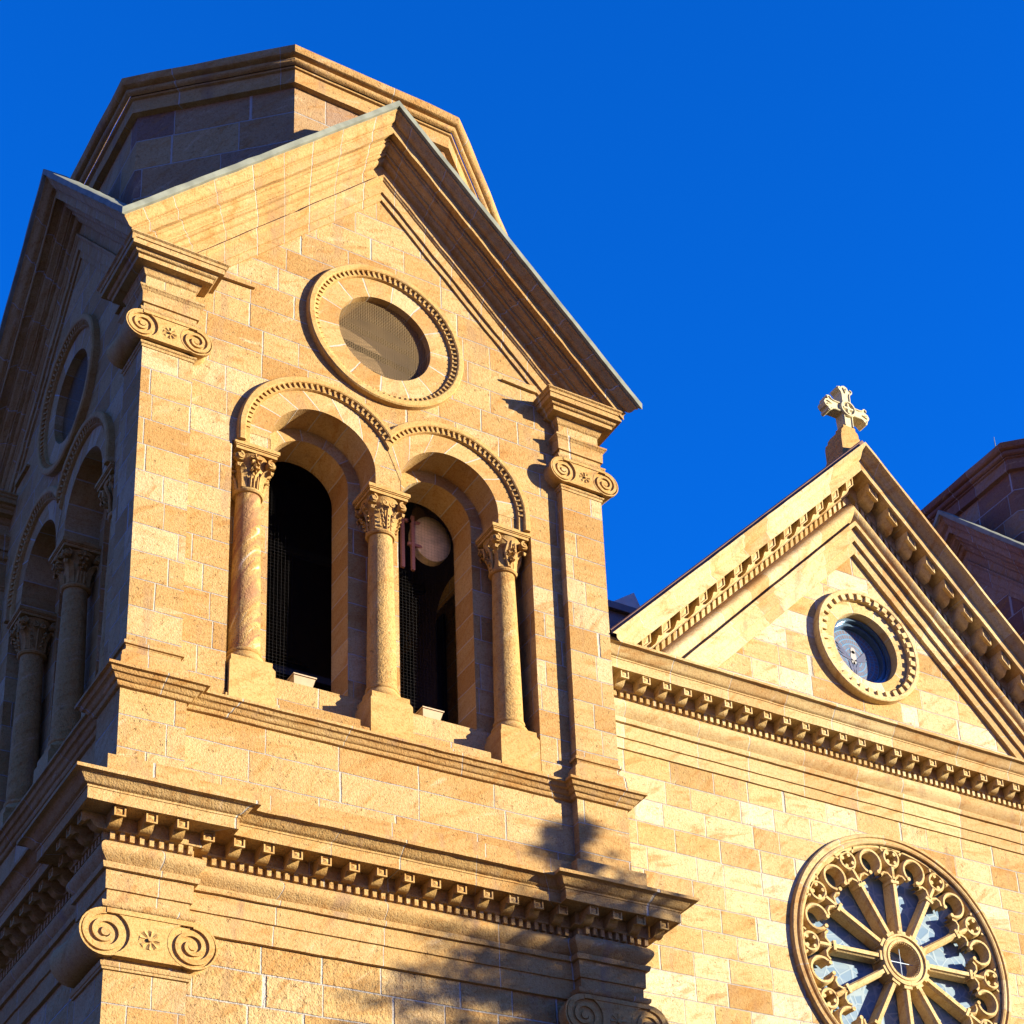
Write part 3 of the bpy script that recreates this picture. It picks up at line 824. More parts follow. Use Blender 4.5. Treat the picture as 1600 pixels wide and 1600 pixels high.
    ent = e.build('main_cornice', mMould, root, smooth=30, jit=.004)
    fr = Mb()
    sweep(fr, P3, [(.02, -9.838)]+[(.022+.095*math.sin(PI*(k/10)**.85), -9.838-.245*k/10) for k in range(1, 11)]+[(.040, -10.086), (.078, -10.098), (.078, -10.12), (.068, -10.157), (.032, -10.160), (.026, -10.365), (.004, -10.370), (.0, -10.60), (-.06, -10.604)], step=.14)
    fr.build('frieze', mMould, root, smooth=30, jit=.004)
    if full:
        pos = []
        for k in range(-10, 11):
            x = 3.07+k*.3165
            pier = x < .80 or x > 5.20
            yo = -.08 if pier else .05
            pos.append(((x, yo-.08, -9.594), 0)); pos.append(((yo-.08, x, -9.594), -PI/2))
        modillions(ent, pos, mPlain)
    # lower wall and pilasters
    mb = Mb(); sweep(mb, plan(.072, .81, .165), [(0, -10.55), (0, GZ)], step=50); mb.build('lower_wall', mRough, root, smooth=0)
    for i, pth in enumerate(piers(.0722, .8102, .165)):
        if not full: break
        if i == 2: continue
        mb = Mb()
        pth2 = [tuple(v) for v in offs(pth, .004, False)]
        sweep(mb, pth2, [(0, -10.5), (0, GZ)], False, step=50)
        p = mb.build('pilaster', mWall, root, smooth=0)
        mb = Mb()
        sweep(mb, pth2, [(.0, -10.508), (.070, -10.512), (.068, -10.535)]+curve((.066, -10.537), (.03, -10.578), 'ovolo', 4)+[(0, -10.582)], False, step=.25)
        mb.build('abacus', mMould, p, smooth=30, jit=.003); mb = Mb()
        sweep(mb, pth2, [(.0, -11.145), (.046, -11.150)]+curve((.048, -11.155), (.036, -11.195), 'cyma', 3)+[(.026, -11.20), (.022, -11.222), (0, -11.225)], False, step=.25)
        mb.build('necking', mMould, p, smooth=30, jit=.003)
        if i in (0, 1):
            TT = FRONT if i == 0 else shift(FRONT, 0, W)
            ionic(p, TT, -.10, .762, -10.86, -.165, .255, (.73, .0), .115, (-.07, .73), None)
        else:
            ionic(p, Tf(lambda q: (q[0], W-q[1], q[2]), True), -.10, .762, -10.86, -.165, .255, (.73, .0), .115, (-.07, .73), None)
    # gables
    for T, nm in (((FRONT, 'front'), (LEFT, 'side'), (RIGHT, 'r'), (BACK, 'b')) if full else ((FRONT, 'front'), (LEFT, 'side'))):
        gb = rake(T, RAKE2).build('gable', mRake, root, T, smooth=30, jit=.007)
        cp = rake(T, [(.30, -.05), (.56, -.03)]+RAKE+[(.53, .085)], n=24).build('coping', mCopper, gb, T, smooth=30, jit=.006)
        mb = Mb()
        mb.face([(-.35, -.35, gz(-.35, .02)), (3, -.35, gz(3, .02)), (3, 3, gz(3, .02))]); mb.face([(3, -.35, gz(3, .02)), (6.35, -.35, gz(6.35, .02)), (3, 3, gz(3, .02))])
        mb.build('roof', mCopper, gb, T, smooth=0)
    # octagonal drum
    def octo(Rr): return [(3+Rr/math.cos(PI/8)*math.cos(PI/8+k*PI/4), 3+Rr/math.cos(PI/8)*math.sin(PI/8+k*PI/4)) for k in range(8)]
    mb = Mb(); sweep(mb, octo(2.60), [(0, 2.1), (0, -.42)], step=50)
    dr = mb.build('octagonal_drum', mDrum, root, smooth=0)
    mb = Mb()
    sweep(mb, octo(2.60), [(0, 2.03), (.085, 2.035), (.085, 2.25), (.12, 2.26), (.125, 2.29)][::-1], step=.4)
    sweep(mb, octo(2.60), [(.04, 2.62), (.245, 2.52), (.27, 2.50), (.265, 2.44), (.245, 2.40), (.215, 2.385), (.195, 2.385)]+[(.15+.045*math.cos(a), 2.335+.045*math.sin(a)) for a in (PI/3, PI/6, 0, -PI/6, -PI/3)]+[(.14, 2.285)], step=.4)
    mb.build('drum_cornice', mMould, dr, smooth=35, jit=.008)
    mb = Mb()
    o8 = octo(2.64)
    for k in range(8):
        a, b = o8[k], o8[(k+1) % 8]; mb.face([(*a, 2.60), (*b, 2.60), (3, 3, 3.0)])
    mb.build('drum_roof', mRoof, dr, smooth=0)
    if not full: return root
    for T in (FRONT, LEFT):
        order_soffits(root, T); round_window(root, T)
        for kk, c in enumerate((1.41, 3.06, 4.71)): column(root, T, c, kk if T is FRONT else (kk+2) % 3)
    mb = Mb()
    for r_, yy in ((.26, 1.22), (.28, 1.24), (.28, 1.36), (.0, 1.36)): pass
    n = 30; rows = [[(4.20+r_*math.cos(2*PI*j/n), yy, -3.86+r_*1.25*math.sin(2*PI*j/n)) for j in range(n+1)] for r_, yy in ((.001, 1.18), (.20, 1.20), (.27, 1.24), (.27, 1.36), (.001, 1.36))]
    mb.grid(rows, [j*.1 for j in range(n+1)], None, flip=True)
    dish = mb.build('dish', simple('tan_dish', (.80, .60, .34), .7, 0, 9, .4), root, smooth=40)
    mb = Mb()
    for x in (3.78, 3.92): mb.box(x-.022, x+.022, 1.20, 1.24, -4.45, -3.62)
    for z in (-3.70, -4.05): mb.box(3.86, 4.05, 1.21, 1.25, z-.02, z+.02)
    mb.box(3.70, 3.90, 1.21, 1.25, -3.72, -3.68)
    mb.build('dish_bracket', mRust, dish, smooth=0)
    # steel frame inside the belfry
    mb = Mb()
    for z in (-3.3, -5.2): mb.box(1.0, 5.0, 3.0, 3.08, z-.05, z+.05)
    for x in (2.0, 4.0): mb.box(x-.05, x+.05, 3.0, 3.08, -7.6, -.5)
    mb.build('bell_frame', mDark, root, smooth=0)
    return root

T1 = make_tower()

# right-hand tower: mirror twin, built from copies of the visible upper parts
OFF = 15.4
T2 = T1.copy(); S.collection.objects.link(T2); T2.location = T1.location+Vector((OFF, 0, 0))
T2['label'] = 'bell tower, its shade painted in as mauve-brown stone, rising behind the right slope of the nave gable'
def mauve(o):  # swaps in the darker stones that paint this tower's shade
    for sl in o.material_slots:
        new = {mWall: mShadeW, mPed: mShadeW, mDrum: mShadeW, mRough: mShadeW, mMould: mShadeM, mRake: mShadeM, mVous: mShadeM}.get(sl.material)
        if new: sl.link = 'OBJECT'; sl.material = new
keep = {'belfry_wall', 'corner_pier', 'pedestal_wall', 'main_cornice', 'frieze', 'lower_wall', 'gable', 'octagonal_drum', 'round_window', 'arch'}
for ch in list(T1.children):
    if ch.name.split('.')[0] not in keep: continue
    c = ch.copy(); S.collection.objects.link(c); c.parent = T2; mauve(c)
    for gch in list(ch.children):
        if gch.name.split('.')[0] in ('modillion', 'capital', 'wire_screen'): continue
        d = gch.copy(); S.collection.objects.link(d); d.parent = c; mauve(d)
T1['group'] = T2['group'] = 'bell towers flanking the church front'
ORG[T2.name] = Vector(T2.location)
drum2 = [c for c in T2.children if c.name.startswith('octagonal_drum')][0]
mb = Mb(); mb.tube([(OFF+.2, 2.0, 2.5), (OFF+.2, 2.0, 2.78)], [.012, .004], 6)
ORG[drum2.name] = Vector((3+OFF, 3, GZ))
o = mb.build('lightning_rod', mCopper, drum2)

# ------------------------------------------------------------ church front between the towers
NX, NY, NS = 10.70, .60, 1.03
nave = thing('church_front', 'pale sandstone church front with steep gable and wheel window between the two towers', 'church', (NX, NY, GZ))
RW = (10.69, -8.885); RR = 1.86
NW = (10.72, -3.93)
ztop = -5.44
mb = Mb()
rose_hole = arc(RW[0], RW[1], 1.70, 0, 2*PI, 72)[:-1]; win_hole = arc(NW[0], NW[1], .57, 0, 2*PI, 48)[:-1]
plate(mb, [(5.9, GZ), (15.5, GZ), (15.5, -5.0), (15.4, -5.0-.0), (NX, -1.5), (5.9, -5.9)], [rose_hole, win_hole], NY)
wall = mb.build('front_wall', mNave, nave, smooth=0)
# horizontal cornice
NAVE_E = [(-.1, -.02), (.50, 0), (.515, .005), (.515, .04), (.485, .042)]+curve((.485, .044), (.375, .165), 'cyma', 8)+[(.368, .17), (.368, .188), (.358, .192), (.356, .325), (.335, .327), (.325, .312), (.10, .312), (.10, .44), (.115, .447), (.11, .465), (.04, .47), (.04, .56)]
NAVE_F = [(.04, .556)]+[(.042+.09*math.sin(PI*(k/10)**.85), .556+.29*k/10) for k in range(1, 11)]+[(.06, .848), (.10, .86), (.10, .885), (.09, .925), (.055, .93), (.05, 1.125), (.028, 1.13), (.025, 1.275), (-.02, 1.28)]
pth = [(5.9, NY), (15.5, NY)]
mb = Mb(); sweep(mb, pth, [(e, ztop-v) for e, v in NAVE_E], False, step=.14)
for k in range(96):
    x = 6.05+k*.0985
    mb.box(x-.023, x+.023, NY-.10, NY-.03, ztop-.558, ztop-.466)
co = mb.build('cornice', mMouldP, nave, smooth=30, jit=.004)
modillions(co, [((6.36+k*.3165, NY-.10, ztop-.314), 0) for k in range(29)], mPlainP)
mb = Mb(); sweep(mb, pth, [(e, ztop-v) for e, v in NAVE_F], False, step=.14)
mb.build('frieze', mMouldP, nave, smooth=30, jit=.004)
# raking cornice
NA = -.655
K_ = 1.32
def rk(pr, y_s=1.0): return [(o*y_s, v*K_) for o, v in pr]
prof = [(.64, 0.), (.64, .06)]+[(.60, .085)]+curve((.60, .09), (.48, .22), 'cyma', 7)+[(.47, .23), (.47, .40), (.44, .405), (.43, .39), (.12, .39), (.12, .60), (.13, .61), (.06, .63), (.06, .78)]
def clip_rake(prof, n=26):
    return rake(None, prof, NY, NX, NA, NS, 'x', 5.95, 15.45, n, ztop-.035)
rb = clip_rake(prof)
for sgn in (-1, 1):
    for k in range(1, 46):
        d = k*.0985+.02; x = NX+sgn*d; z = NA-NS*d-.63; sl = -NS*sgn
        if z-.11 < ztop: continue
        a, b = x-.027, x+.027; f = lambda q, zz: zz+sl*(q-x)
        P = [(a, f(a, z-.115)), (b, f(b, z-.115)), (b, f(b, z)), (a, f(a, z))]
        rb.prism(P, NY-.125, NY-.05)
rkob = rb.build('raking_cornice', mMouldP, nave, smooth=30, jit=.005)
prof2 = [(.06, .76)]+[(.07+.13*math.sin(PI*(k/10)**.85), .76+.36*k/10) for k in range(1, 11)]+[(.10, 1.125), (.18, 1.14), (.18, 1.22), (.115, 1.225), (.11, 1.45), (.07, 1.455), (.06, 1.66), (-.02, 1.665)]
clip_rake(prof2).build('raking_frieze', mMouldP, nave, smooth=30, jit=.005)
for sgn in (-1, 1):
    ps = []
    for k in range(14):
        d = .22+k*.3165
        if NA-NS*d-.55 < ztop: continue
        ps.append(((NX+sgn*d, NY-.12, NA-NS*d-.392), 0))
    modillions(rkob, ps, mPlainP, -sgn*NS, dict(L=.29, h=.15, w=.070))
# flashing and roof behind
mb = Mb()
for sgn in (-1, 1):
    q = []
    for y, up_ in ((.02, 0.0), (.03, .075), (.10, .10), (26, .10)):
        q.append([(NX, y, NA+up_), (NX+sgn*4.66, y, NA-NS*4.66+up_)])
    mb.grid(q, [0, 5], [0, 1, 2, 30], flip=(sgn > 0))
mb.build('roof', simple('brown_roof_edge', (.16, .08, .05), .7, 0, 4, .4), nave, smooth=0)
# round gable window
mb = Mb(); n = 48
rows = [[(NW[0]+r*math.cos(2*PI*j/n), y, NW[1]+r*math.sin(2*PI*j/n)) for j in range(n+1)] for r, y in ((.76, NY-.03), (.575, NY-.03), (.57, NY-.02), (.565, NY+.30))]
mb.grid(rows, [j/n*2*PI*.62 for j in range(n+1)], [0, .2, .21, .5], flip=True)
rw = mb.build('round_window', stone('stone_pale_voussoir', 'joint', w=.40, pal=PALE, bump=.35, mortar=.008, vary=.05), nave, smooth=30)
mb = Mb()
prof = [(.915, 0), (.915, .115), (.905, .125), (.855, .127), (.845, .12), (.84, .085), (.76, .08), (.755, .03), (.755, 0)]
rows = [[(NW[0]+r*math.cos(2*PI*j/n), NY-e, NW[1]+r*math.sin(2*PI*j/n)) for j in range(n+1)] for r, e in prof]
mb.grid(rows, [j*.12 for j in range(n+1)], None, flip=True)
for j in range(32):
    t = 2*PI*(j+.5)/32; ct, st = math.cos(t), math.sin(t)
    def P(rr, tt, yy): return (NW[0]+rr*ct-tt*st, yy, NW[1]+rr*st+tt*ct)
    h = .040; A = [P(.755, -h, NY-.118), P(.845, -h, NY-.118), P(.845, h, NY-.118), P(.755, h, NY-.118)]; B = [(x, NY-.07, z) for x, y, z in A]
    mb.face(A); [mb.face([A[i], A[(i+1) % 4], B[(i+1) % 4], B[i]]) for i in range(4)]
mb.build('window_ring', mPlainP, rw, smooth=35, jit=.003)
def metal_ring(mb, c, r0, r1, y0, y1, n=48):
    rows = [[(c[0]+r*math.cos(2*PI*j/n), y, c[1]+r*math.sin(2*PI*j/n)) for j in range(n+1)] for r, y in ((r0, y1), (r0, y0), (r1, y0), (r1, y1))]
    mb.grid(rows, [j*.1 for j in range(n+1)], None, flip=True)
mb = Mb(); metal_ring(mb, NW, .56, .52, NY+.10, NY+.16); metal_ring(mb, NW, .52, .47, NY+.17, NY+.30)
mb.build('window_frame', simple('blue_grey_frame', (.10, .16, .22), .25, .6, 12, .3), rw, smooth=30)
# stained glass with radiating panes
def glass_mat(name, cells, rose=False):
    k = NT(name); uv = k.n('ShaderNodeUVMap', uv_map='UVMap').outputs[0]
    sp = k.n('ShaderNodeSeparateXYZ'); k.link(uv, sp.inputs[0])
    x, z = sp.outputs[0], sp.outputs[1]
    if not rose:
        r = k.ma('SQRT', k.ma('ADD', k.ma('MULTIPLY', x, x), k.ma('MULTIPLY', z, z))); a = k.ma('ARCTAN2', z, x)
        ring = k.ma('MULTIPLY', r, 13.); rf = k.ma('FLOOR', ring); fr_ = k.ma('SUBTRACT', ring, rf)
        an = k.ma('MULTIPLY', a, 48/(2*PI)); af = k.ma('FLOOR', an); fa = k.ma('SUBTRACT', an, af)
        line = k.ma('MAXIMUM', k.smooth(k.ma('ABSOLUTE', k.ma('SUBTRACT', fr_, .5)), .34, .42), k.smooth(k.ma('ABSOLUTE', k.ma('SUBTRACT', fa, .5)), .36, .44))
        wn = k.n('ShaderNodeTexWhiteNoise', noise_dimensions='2D'); k.link(k.comb(rf, af), wn.inputs['Vector'])
        base = k.ramp(wn.outputs['Value'], [(0, (.10, .085, .10)), (.5, (.13, .10, .11)), (1, (.06, .09, .14))])
        base = k.mix(line, base, (.07, .16, .26))
    else:
        v = k.n('ShaderNodeTexVoronoi', feature='DISTANCE_TO_EDGE'); k.link(uv, v.inputs['Vector']); v.inputs['Scale'].default_value = 5.5
        v2 = k.n('ShaderNodeTexVoronoi'); k.link(uv, v2.inputs['Vector']); v2.inputs['Scale'].default_value = 5.5
        w = k.n('ShaderNodeTexWave', wave_type='RINGS'); k.link(uv, w.inputs['Vector']); w.inputs['Scale'].default_value = 1.6; w.inputs['Distortion'].default_value = 9
        line = k.smooth(v.outputs['Distance'], .03, .07, 1., 0.)
        sp2 = k.n('ShaderNodeSeparateColor'); k.link(v2.outputs['Color'], sp2.inputs[0])
        base = k.ramp(sp2.outputs[0], [(0, (.08, .14, .21)), (.5, (.11, .17, .23)), (1, (.14, .19, .23))])
        base = k.mix(k.smooth(w.outputs['Fac'], .80, .95, 0., .6), base, (.17, .22, .25))
        base = k.mix(line, base, (.19, .24, .27))
    k.link(base, k.b.inputs['Base Color']); k.b.inputs['Roughness'].default_value = .6; k.b.inputs['Specular IOR Level'].default_value = .12
    bp = k.n('ShaderNodeBump'); bp.inputs['Strength'].default_value = .3; bp.inputs['Distance'].default_value = .01
    k.link(line, bp.inputs['Height']); k.link(bp.outputs[0], k.b.inputs['Normal'])
    return k.m
def disc(c, r, y, n=48):
    mb = Mb(); pts = [(c[0]+r*math.cos(2*PI*j/n), y, c[1]+r*math.sin(2*PI*j/n)) for j in range(n)]
    mb.face(pts, [(p[0]-c[0], p[2]-c[1]) for p in pts]); return mb
disc(NW, .50, NY+.27).build('stained_glass', glass_mat('leaded_glass', 0), rw, smooth=0)
mb = Mb(); cx, cz = NW; yy = NY+.262
def el(x, z, a, b, rot, y=yy, n=14):
    c, s_ = math.cos(rot), math.sin(rot)
    return [(cx+x+a*math.cos(2*PI*i/n)*c-b*math.sin(2*PI*i/n)*s_, y, cz+z+a*math.cos(2*PI*i/n)*s_+b*math.sin(2*PI*i/n)*c) for i in range(n)]
mb.face(el(0, .12, .045, .055, 0)); mb.face(el(0, 0, .055, .12, 0))
mb2 = Mb()
for s_ in (-1, 1):
    for q in range(4): mb2.face(el(s_*(.13+.025*q), -.02+.045*q, .13, .020, s_*(.25+.18*q), yy-.001*q))
for q in (-1, 0, 1): mb2.face(el(.05*q, -.18, .025, .12, -.3*q))
dv = mb.build('glass_dove', simple('milk_glass', (.28, .26, .23), .4), rw, smooth=0)
mb2.build('dove_feathers', simple('violet_glass', (.06, .065, .11), .4), dv, smooth=0)

# wheel window
mb = Mb(); n = 96
prof = [(1.86, 0.), (1.86, .05), (1.845, .07), (1.80, .075), (1.79, .05), (1.765, .05)]+[(1.73+.035*math.cos(a), .05+.035*math.sin(a)) for a in (0, PI/4, PI/2, 3*PI/4, PI)]+[(1.72, .02), (1.72, -.04), (1.70, -.05), (1.70, -.45)]
rows = [[(RW[0]+r*math.cos(2*PI*j/n), NY-e, RW[1]+r*math.sin(2*PI*j/n)) for j in range(n+1)] for r, e in prof]
mb.grid(rows, [j/n*2*PI*1.75 for j in range(n+1)], None, flip=True)
rose = mb.build('wheel_window', mMouldP, nave, smooth=35, jit=.003)
YT0, YT1 = NY-.03, NY+.15        # tracery front and back
def bar(mb, pts, w, y0=YT0, y1=YT1, closed=False, ch=.45):
    """stone bar with chamfered front along a polyline in the window plane"""
    N = len(pts); rows = [[] for _ in range(6)]
    P = [Vector(p) for p in pts]
    for i in range(N):
        a = P[(i-1) % N] if (closed or i > 0) else P[i]; b = P[(i+1) % N] if (closed or i < N-1) else P[i]
        d = (b-a).normalized(); nn = Vector((-d.y, d.x))
        for q, (s_, yy) in enumerate(((w, y1), (w, y0+w*.9), (w*ch, y0), (-w*ch, y0), (-w, y0+w*.9), (-w, y1))):
            v = P[i]+nn*s_; rows[q].append((v.x, yy, v.y))
    if closed:
        for r_ in rows: r_.append(r_[0])
    mb.grid(rows, [i*.05 for i in range(len(rows[0]))], None)
mb = Mb()
def pol(r, a): return (RW[0]+r*math.cos(a), RW[1]+r*math.sin(a))
for k in range(12):
    a = k*PI/6; am = a+PI/12
    # large cusped foil between spokes
    c = pol(1.455, am); rr = .175
    a0 = am+PI*.28-PI; pts = [(c[0]+rr*math.cos(t), c[1]+rr*math.sin(t)) for t in [am-PI*.86+PI*1.72*i/20 for i in range(21)]]
    bar(mb, pts, .033)
    for e_ in (0, 20):
        t = math.atan2(pts[e_][1]-c[1], pts[e_][0]-c[0]); q = pts[e_]
        mb.tube([(q[0], YT0-.01, q[1]), (q[0], YT0+.06, q[1])], .030, 8)
    # shoulder arcs running from the foil down to the spoke ends
    for s_ in (-1, 1):
        pp = [pol(1.16, am+s_*(PI/12)*.97), pol(1.24, am+s_*(PI/12)*.90), pol(1.30, am+s_*(PI/12)*.72), pol(1.305, am+s_*(PI/12)*.52), pol(1.265, am+s_*(PI/12)*.36)]
        bar(mb, pp, .028, YT0+.008)
    # trefoil eyelet at the head of each spoke
    c = pol(1.545, a)
    bar(mb, arc(c[0], c[1], .125, 0, 2*PI, 20)[:-1], .030, closed=True)
    for q in range(4):
        t = a+q*PI/2+PI/4; e_ = (c[0]+.088*math.cos(t), c[1]+.088*math.sin(t))
        mb.tube([(e_[0], YT0+.005, e_[1]), (e_[0], YT0+.08, e_[1])], .030, 6)
    bar(mb, [pol(1.18, a), pol(1.42, a)], .042)
    for s_ in (-1, 1): bar(mb, [pol(1.62, a+s_*.09), pol(1.70, a+s_*.12)], .026)
bar(mb, arc(RW[0], RW[1], 1.685, 0, 2*PI, 80)[:-1], .045, closed=True)
mb.build('tracery', mPlainP, rose, smooth=35)
sp = None
for k in range(12):
    if sp is None:
        s_ = Mb(); w = .050
        pr = [(-w, .20), (-w, .05), (-w*.55, .02), (-w*.55, .0), (w*.55, 0), (w*.55, .02), (w, .05), (w, .20)]
        rows = [[(x, y, z) for z in (.33, .75, 1.22)] for x, y in pr]
        s_.grid(rows, [.3, .7, 1.1], None, flip=True)
        for z in (.40, 1.17): s_.box(-w*1.35, w*1.35, -.012, .16, z-.022, z+.022)
        sp = s_.build('spoke', mPlainP, None, None, smooth=35); sp.parent = rose; o = sp
    else:
        o = sp.copy(); S.collection.objects.link(o); o.parent = rose
    o.location = Vector((RW[0], YT0, RW[1]))-ORG[rose.name]; o.rotation_euler = (0, -(k*PI/6)+PI/2, 0)
mb = Mb(); n = 40
prof = [(.385, .26), (.385, .0), (.375, -.025), (.345, -.03), (.34, -.005), (.305, -.005), (.295, -.02), (.265, -.02), (.255, .0), (.225, .12), (.22, .26)]
rows = [[(RW[0]+r*math.cos(2*PI*j/n), YT0+e, RW[1]+r*math.sin(2*PI*j/n)) for j in range(n+1)] for r, e in prof]
mb.grid(rows, [j*.1 for j in range(n+1)], None, flip=True)
for j in range(44):
    t = 2*PI*j/44; mb.tube([(RW[0]+.252*math.cos(t), YT0-.004, RW[1]+.252*math.sin(t)), (RW[0]+.235*math.cos(t), YT0+.07, RW[1]+.235*math.sin(t))], .009, 5)
mb.build('hub', mPlainP, rose, smooth=35)
disc(RW, 1.70, NY+.20, 72).build('leaded_glass_pane', glass_mat('pale_blue_glass', 0, True), rose, smooth=0)
mb = Mb()
for r_ in (.21,): mb.tube([(RW[0]-r_, YT0+.09, RW[1]), (RW[0]+r_, YT0+.09, RW[1])], .006, 5); mb.tube([(RW[0], YT0+.09, RW[1]-r_), (RW[0], YT0+.09, RW[1]+r_)], .006, 5)
mb.build('glazing_bars', mLead, rose)

# ------------------------------------------------------------ cross on the gable
CX, CY, CZ = 10.70, .28, .17
cr = thing('stone_cross', 'cream stone cross with flared lobed arms standing on the peak of the nave gable', 'cross', (CX, CY+.1, -.95))
def lobed_arm(L, w):
    """half outline of an arm pointing up: from centre side to tip"""
    return [(-w, .10), (-w, L-.16), (-w-.015, L-.11), (-w-.05, L-.085), (-w-.065, L-.06), (-w-.05, L-.035), (-w-.015, L-.03), (-w+.005, L-.05), (-w+.02, L-.03), (-w+.03, L-.005), (0-.0, L+.02)]
def full_arm(L, w):
    h = lobed_arm(L, w); return h+[(-x, z) for x, z in reversed(h[:-1])]
ang = [(0, .44), (-PI/2, .41), (PI/2, .41)]
mb = Mb()
outl = []
def rotp(p, a): return (p[0]*math.cos(a)-p[1]*math.sin(a), p[0]*math.sin(a)+p[1]*math.cos(a))
poly = [(.085, -.321), ]
for a, L in ((-PI/2, .41), (0, .44), (PI/2, .41)):
    A = list(reversed(full_arm(L, .085)))
    poly += [rotp(p, a) for p in A]
poly += [(-.085, -.321)]
# cross body
pts = [(CX+x, CZ+z) for x, z in poly]
V, _, F, _, _, _ = delaunay_2d_cdt([Vector(p) for p in pts], [(i, (i+1) % len(pts)) for i in range(len(pts))], [], 0, 1e-6)
for f in F:
    c = sum((V[i] for i in f), Vector((0, 0)))/3
    if not inside(c, pts): continue
    q = [(V[i].x, CY, V[i].y) for i in f]; mb.face(q); mb.face([(x, CY+.17, z) for x, y, z in reversed(q)])
for i in range(len(pts)):
    a, b = pts[i], pts[(i+1) % len(pts)]
    mb.face([(a[0], CY, a[1]), (b[0], CY, b[1]), (b[0], CY+.17, b[1]), (a[0], CY+.17, a[1])])
# raised rims along the arms and centre ring
def rim(p, w=.013): 
    k = Mb(); bar(mb, p, w, CY-.018, CY+.01)
for a, L in ((-PI/2, .41), (0, .44), (PI/2, .41)):
    for s_ in (-1, 1):
        h = [(s_*-1*x*.86, z*.97) for x, z in lobed_arm(L, .085)[:7]]
        p = [rotp(q, a) for q in h]
        rim([(CX+x, CZ+z) for x, z in p])
    p = [rotp((x, z), a) for x, z in ((-.03, L-.03), (0, L-.12), (.03, L-.03))]; rim([(CX+x, CZ+z) for x, z in p], .010)
for s_ in (-1, 1): rim([(CX+s_*.072, CZ-.12), (CX+s_*.072, CZ-.315)])
bar(mb, arc(CX, CZ, .125, 0, 2*PI, 28)[:-1], .02, CY-.045, CY+.01, True)
mb.lathe
d_ = [(CX+.125*math.cos(2*PI*i/28), CY-.012, CZ+.125*math.sin(2*PI*i/28)) for i in range(28)]; mb.face(d_)
bar(mb, [(CX-.09, CZ), (CX+.09, CZ)], .028, CY-.042, CY); bar(mb, [(CX, CZ-.09), (CX, CZ+.09)], .028, CY-.041, CY)
mb.build('cross', mCross, cr, smooth=0)
mb = Mb()
fr_ = [(-.11, -.32), (-.11, -.36), (-.12, -.38), (-.145, -.40), (-.16, -.44), (-.163, -.49), (-.175, -.50), (-.18, -.56), (-.18, -.80), (-.195, -.88), (-.25, -1.15)]
for i in range(len(fr_)-1):
    (a, za), (b, zb) = fr_[i], fr_[i+1]
    ya0, ya1 = CY, CY+.20+(abs(a)-.11)*3.; yb0, yb1 = CY, CY+.20+(abs(b)-.11)*3.
    A = [(CX+a, ya0), (CX-a, ya0), (CX-a, ya1), (CX+a, ya1)]; B = [(CX+b, yb0), (CX-b, yb0), (CX-b, yb1), (CX+b, yb1)]
    for k in range(4):
        l = (k+1) % 4; mb.face([(*B[k], CZ+zb), (*B[l], CZ+zb), (*A[l], CZ+za), (*A[k], CZ+za)])
mb.face([(CX-.11, CY, CZ-.32), (CX+.11, CY, CZ-.32), (CX+.11, CY+.2, CZ-.32), (CX-.11, CY+.2, CZ-.32)])
mb.build('pedestal', mPlain, cr, smooth=25)

# ------------------------------------------------------------ floodlights on the belfry sill
def flood(x, lab):
    t = thing('floodlight', lab, 'floodlight', (x, .62, -7.05), 'floodlights on the belfry sill')
    mb = Mb()
    A = [(-.11, -.05, .03), (.11, -.05, .03), (.11, .10, .05), (-.11, .10, .05)]
    B = [(-.13, -.09, .13), (.13, -.09, .13), (.13, .10, .16), (-.13, .10, .16)]
    for k in range(4): l = (k+1) % 4; mb.face([A[k], A[l], B[l], B[k]])
    mb.face(list(reversed(A))); mb.face(B)
    mb.v = [(p[0]+x, p[1]+.62, p[2]-7.05) for p in mb.v]
    mb.build('housing', mLamp, t, smooth=0)
    mb = Mb(); mb.box(x-.14, x+.14, .515, .735, -6.915, -6.90); mb.build('visor', mLamp, t, smooth=0)
    mb = Mb(); mb.box(x-.015, x+.015, .60, .63, -7.05, -7.01); mb.build('stem', mDark, t, smooth=0)
flood(2.20, 'small tan floodlight on the sill of the left belfry arch of the sunlit face')
flood(3.80, 'small tan floodlight on the sill of the right belfry arch of the sunlit face')

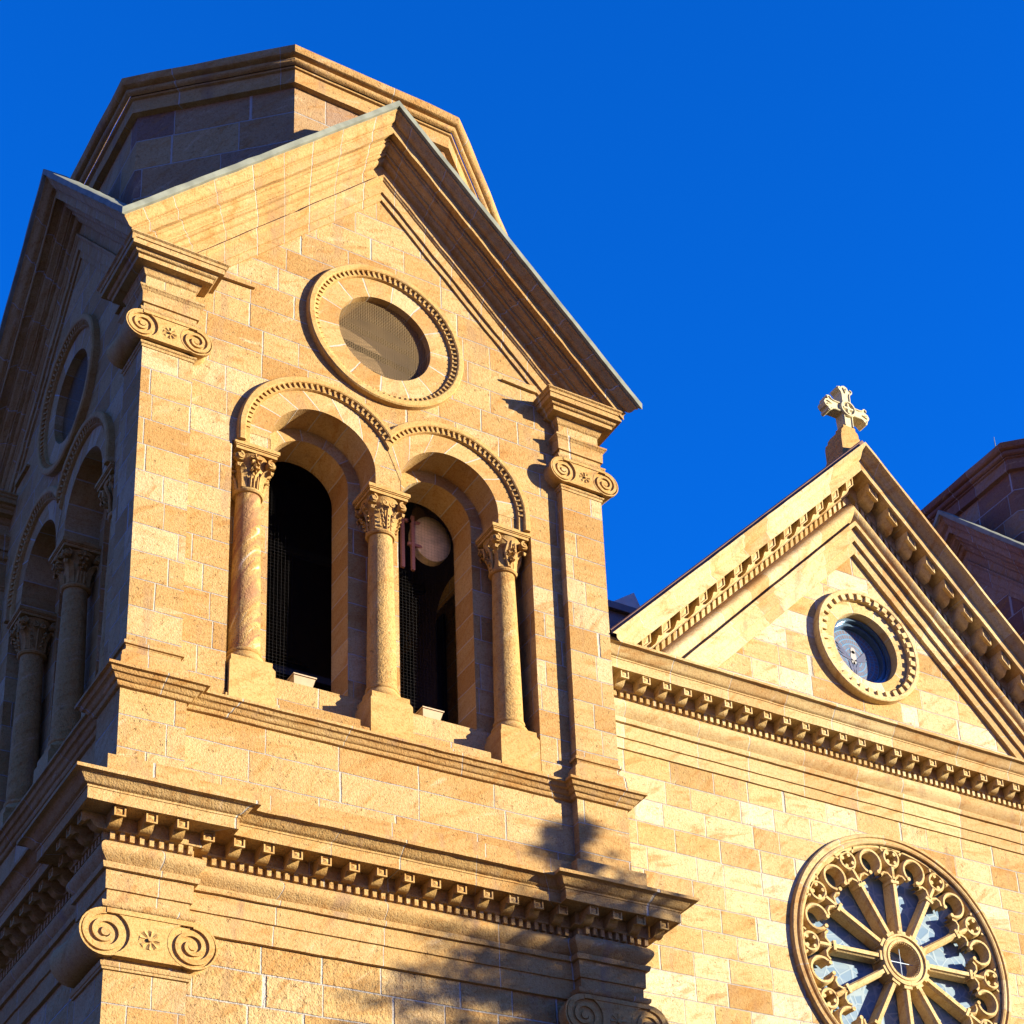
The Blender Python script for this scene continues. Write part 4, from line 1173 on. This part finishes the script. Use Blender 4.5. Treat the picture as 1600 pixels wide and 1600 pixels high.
# low grey roof unit between tower and gable
mb = Mb(); mb.box(6.05, 9.0, 3.0, 6.0, -8.0, -2.70); mb.box(6.05, 9.1, 2.92, 6.0, -2.697, -2.58)
ar_ = mb.build('aisle_parapet', mRoof, nave, smooth=0)
mb = Mb()
A = [(8.75, 4.0, -2.3), (9.5, 4.0, -2.3), (9.5, 5.2, -2.3), (8.75, 5.2, -2.3)]; B = [(8.55, 3.96, -1.83), (9.07, 3.96, -1.45), (9.55, 4.8, -1.40), (8.95, 4.8, -1.80)]
for k in range(4): l = (k+1) % 4; mb.face([A[k], A[l], B[l], B[k]])
mb.face(B)
tag(mb.build('skylight', simple('galvanised_sheet', (.42, .42, .38), .5, .3, 6, .3), None, smooth=0), 'pale grey sheet metal skylight peeking over the left foot of the nave gable', 'skylight')

# ------------------------------------------------------------ tree out of frame, casting the shadow on the tower
def tree(tip, zg, seed=3):
    rnd = random.Random(seed); t = thing('conifer_tree', 'tall ragged spruce standing in the plaza in front of the church', 'tree', (tip[0], tip[1], zg))
    H = tip[2]-zg; mb = Mb()
    mb.tube([(tip[0], tip[1], zg), (tip[0]+.05, tip[1], zg+H*.5), (tip[0], tip[1], tip[2])], [.28, .16, .02], 8)
    mb.build('trunk', simple('bark', (.10, .065, .04), .9), t)
    mb = Mb()
    z = tip[2]-.05
    while z > zg+2.2:
        d = tip[2]-z; L0 = min(3.2, .06+.52*d**1.12)
        nb = 2 if d < .7 else (6 if d < 1.5 else 11)
        for _ in range(nb):
            a = rnd.uniform(0, 2*PI); L = L0*rnd.uniform(.5, 1.35); droop = rnd.uniform(.02, .25)
            n = max(3, int(L/.13))
            for i in range(n):
                s_ = (i+1)/n; r_ = L*s_
                px = tip[0]+r_*math.cos(a); py = tip[1]+r_*math.sin(a); pz = z-r_*droop+.18*s_*s_*L
                for _k in range(6):
                    q = Vector((px+rnd.uniform(-.11, .11), py+rnd.uniform(-.11, .11), pz+rnd.uniform(-.09, .05)))
                    u_ = Vector((rnd.uniform(-1, 1), rnd.uniform(-1, 1), rnd.uniform(-.7, .5))).normalized()*rnd.uniform(.09, .20)
                    v_ = u_.cross(Vector((rnd.uniform(-1, 1), rnd.uniform(-1, 1), rnd.uniform(-1, 1)))).normalized()*.035
                    mb.face([tuple(q-v_), tuple(q+u_), tuple(q+v_)], [(0, 0)]*3)
        z -= rnd.uniform(.10, .22) if d > .6 else .07
    mb.build('crown', simple('spruce_needles', (.045, .075, .03), .8), t, smooth=0)
D_ = 14.
tip = Vector((5.35, -.1, -8.25))+tosun*D_
tree(tip, GZ)
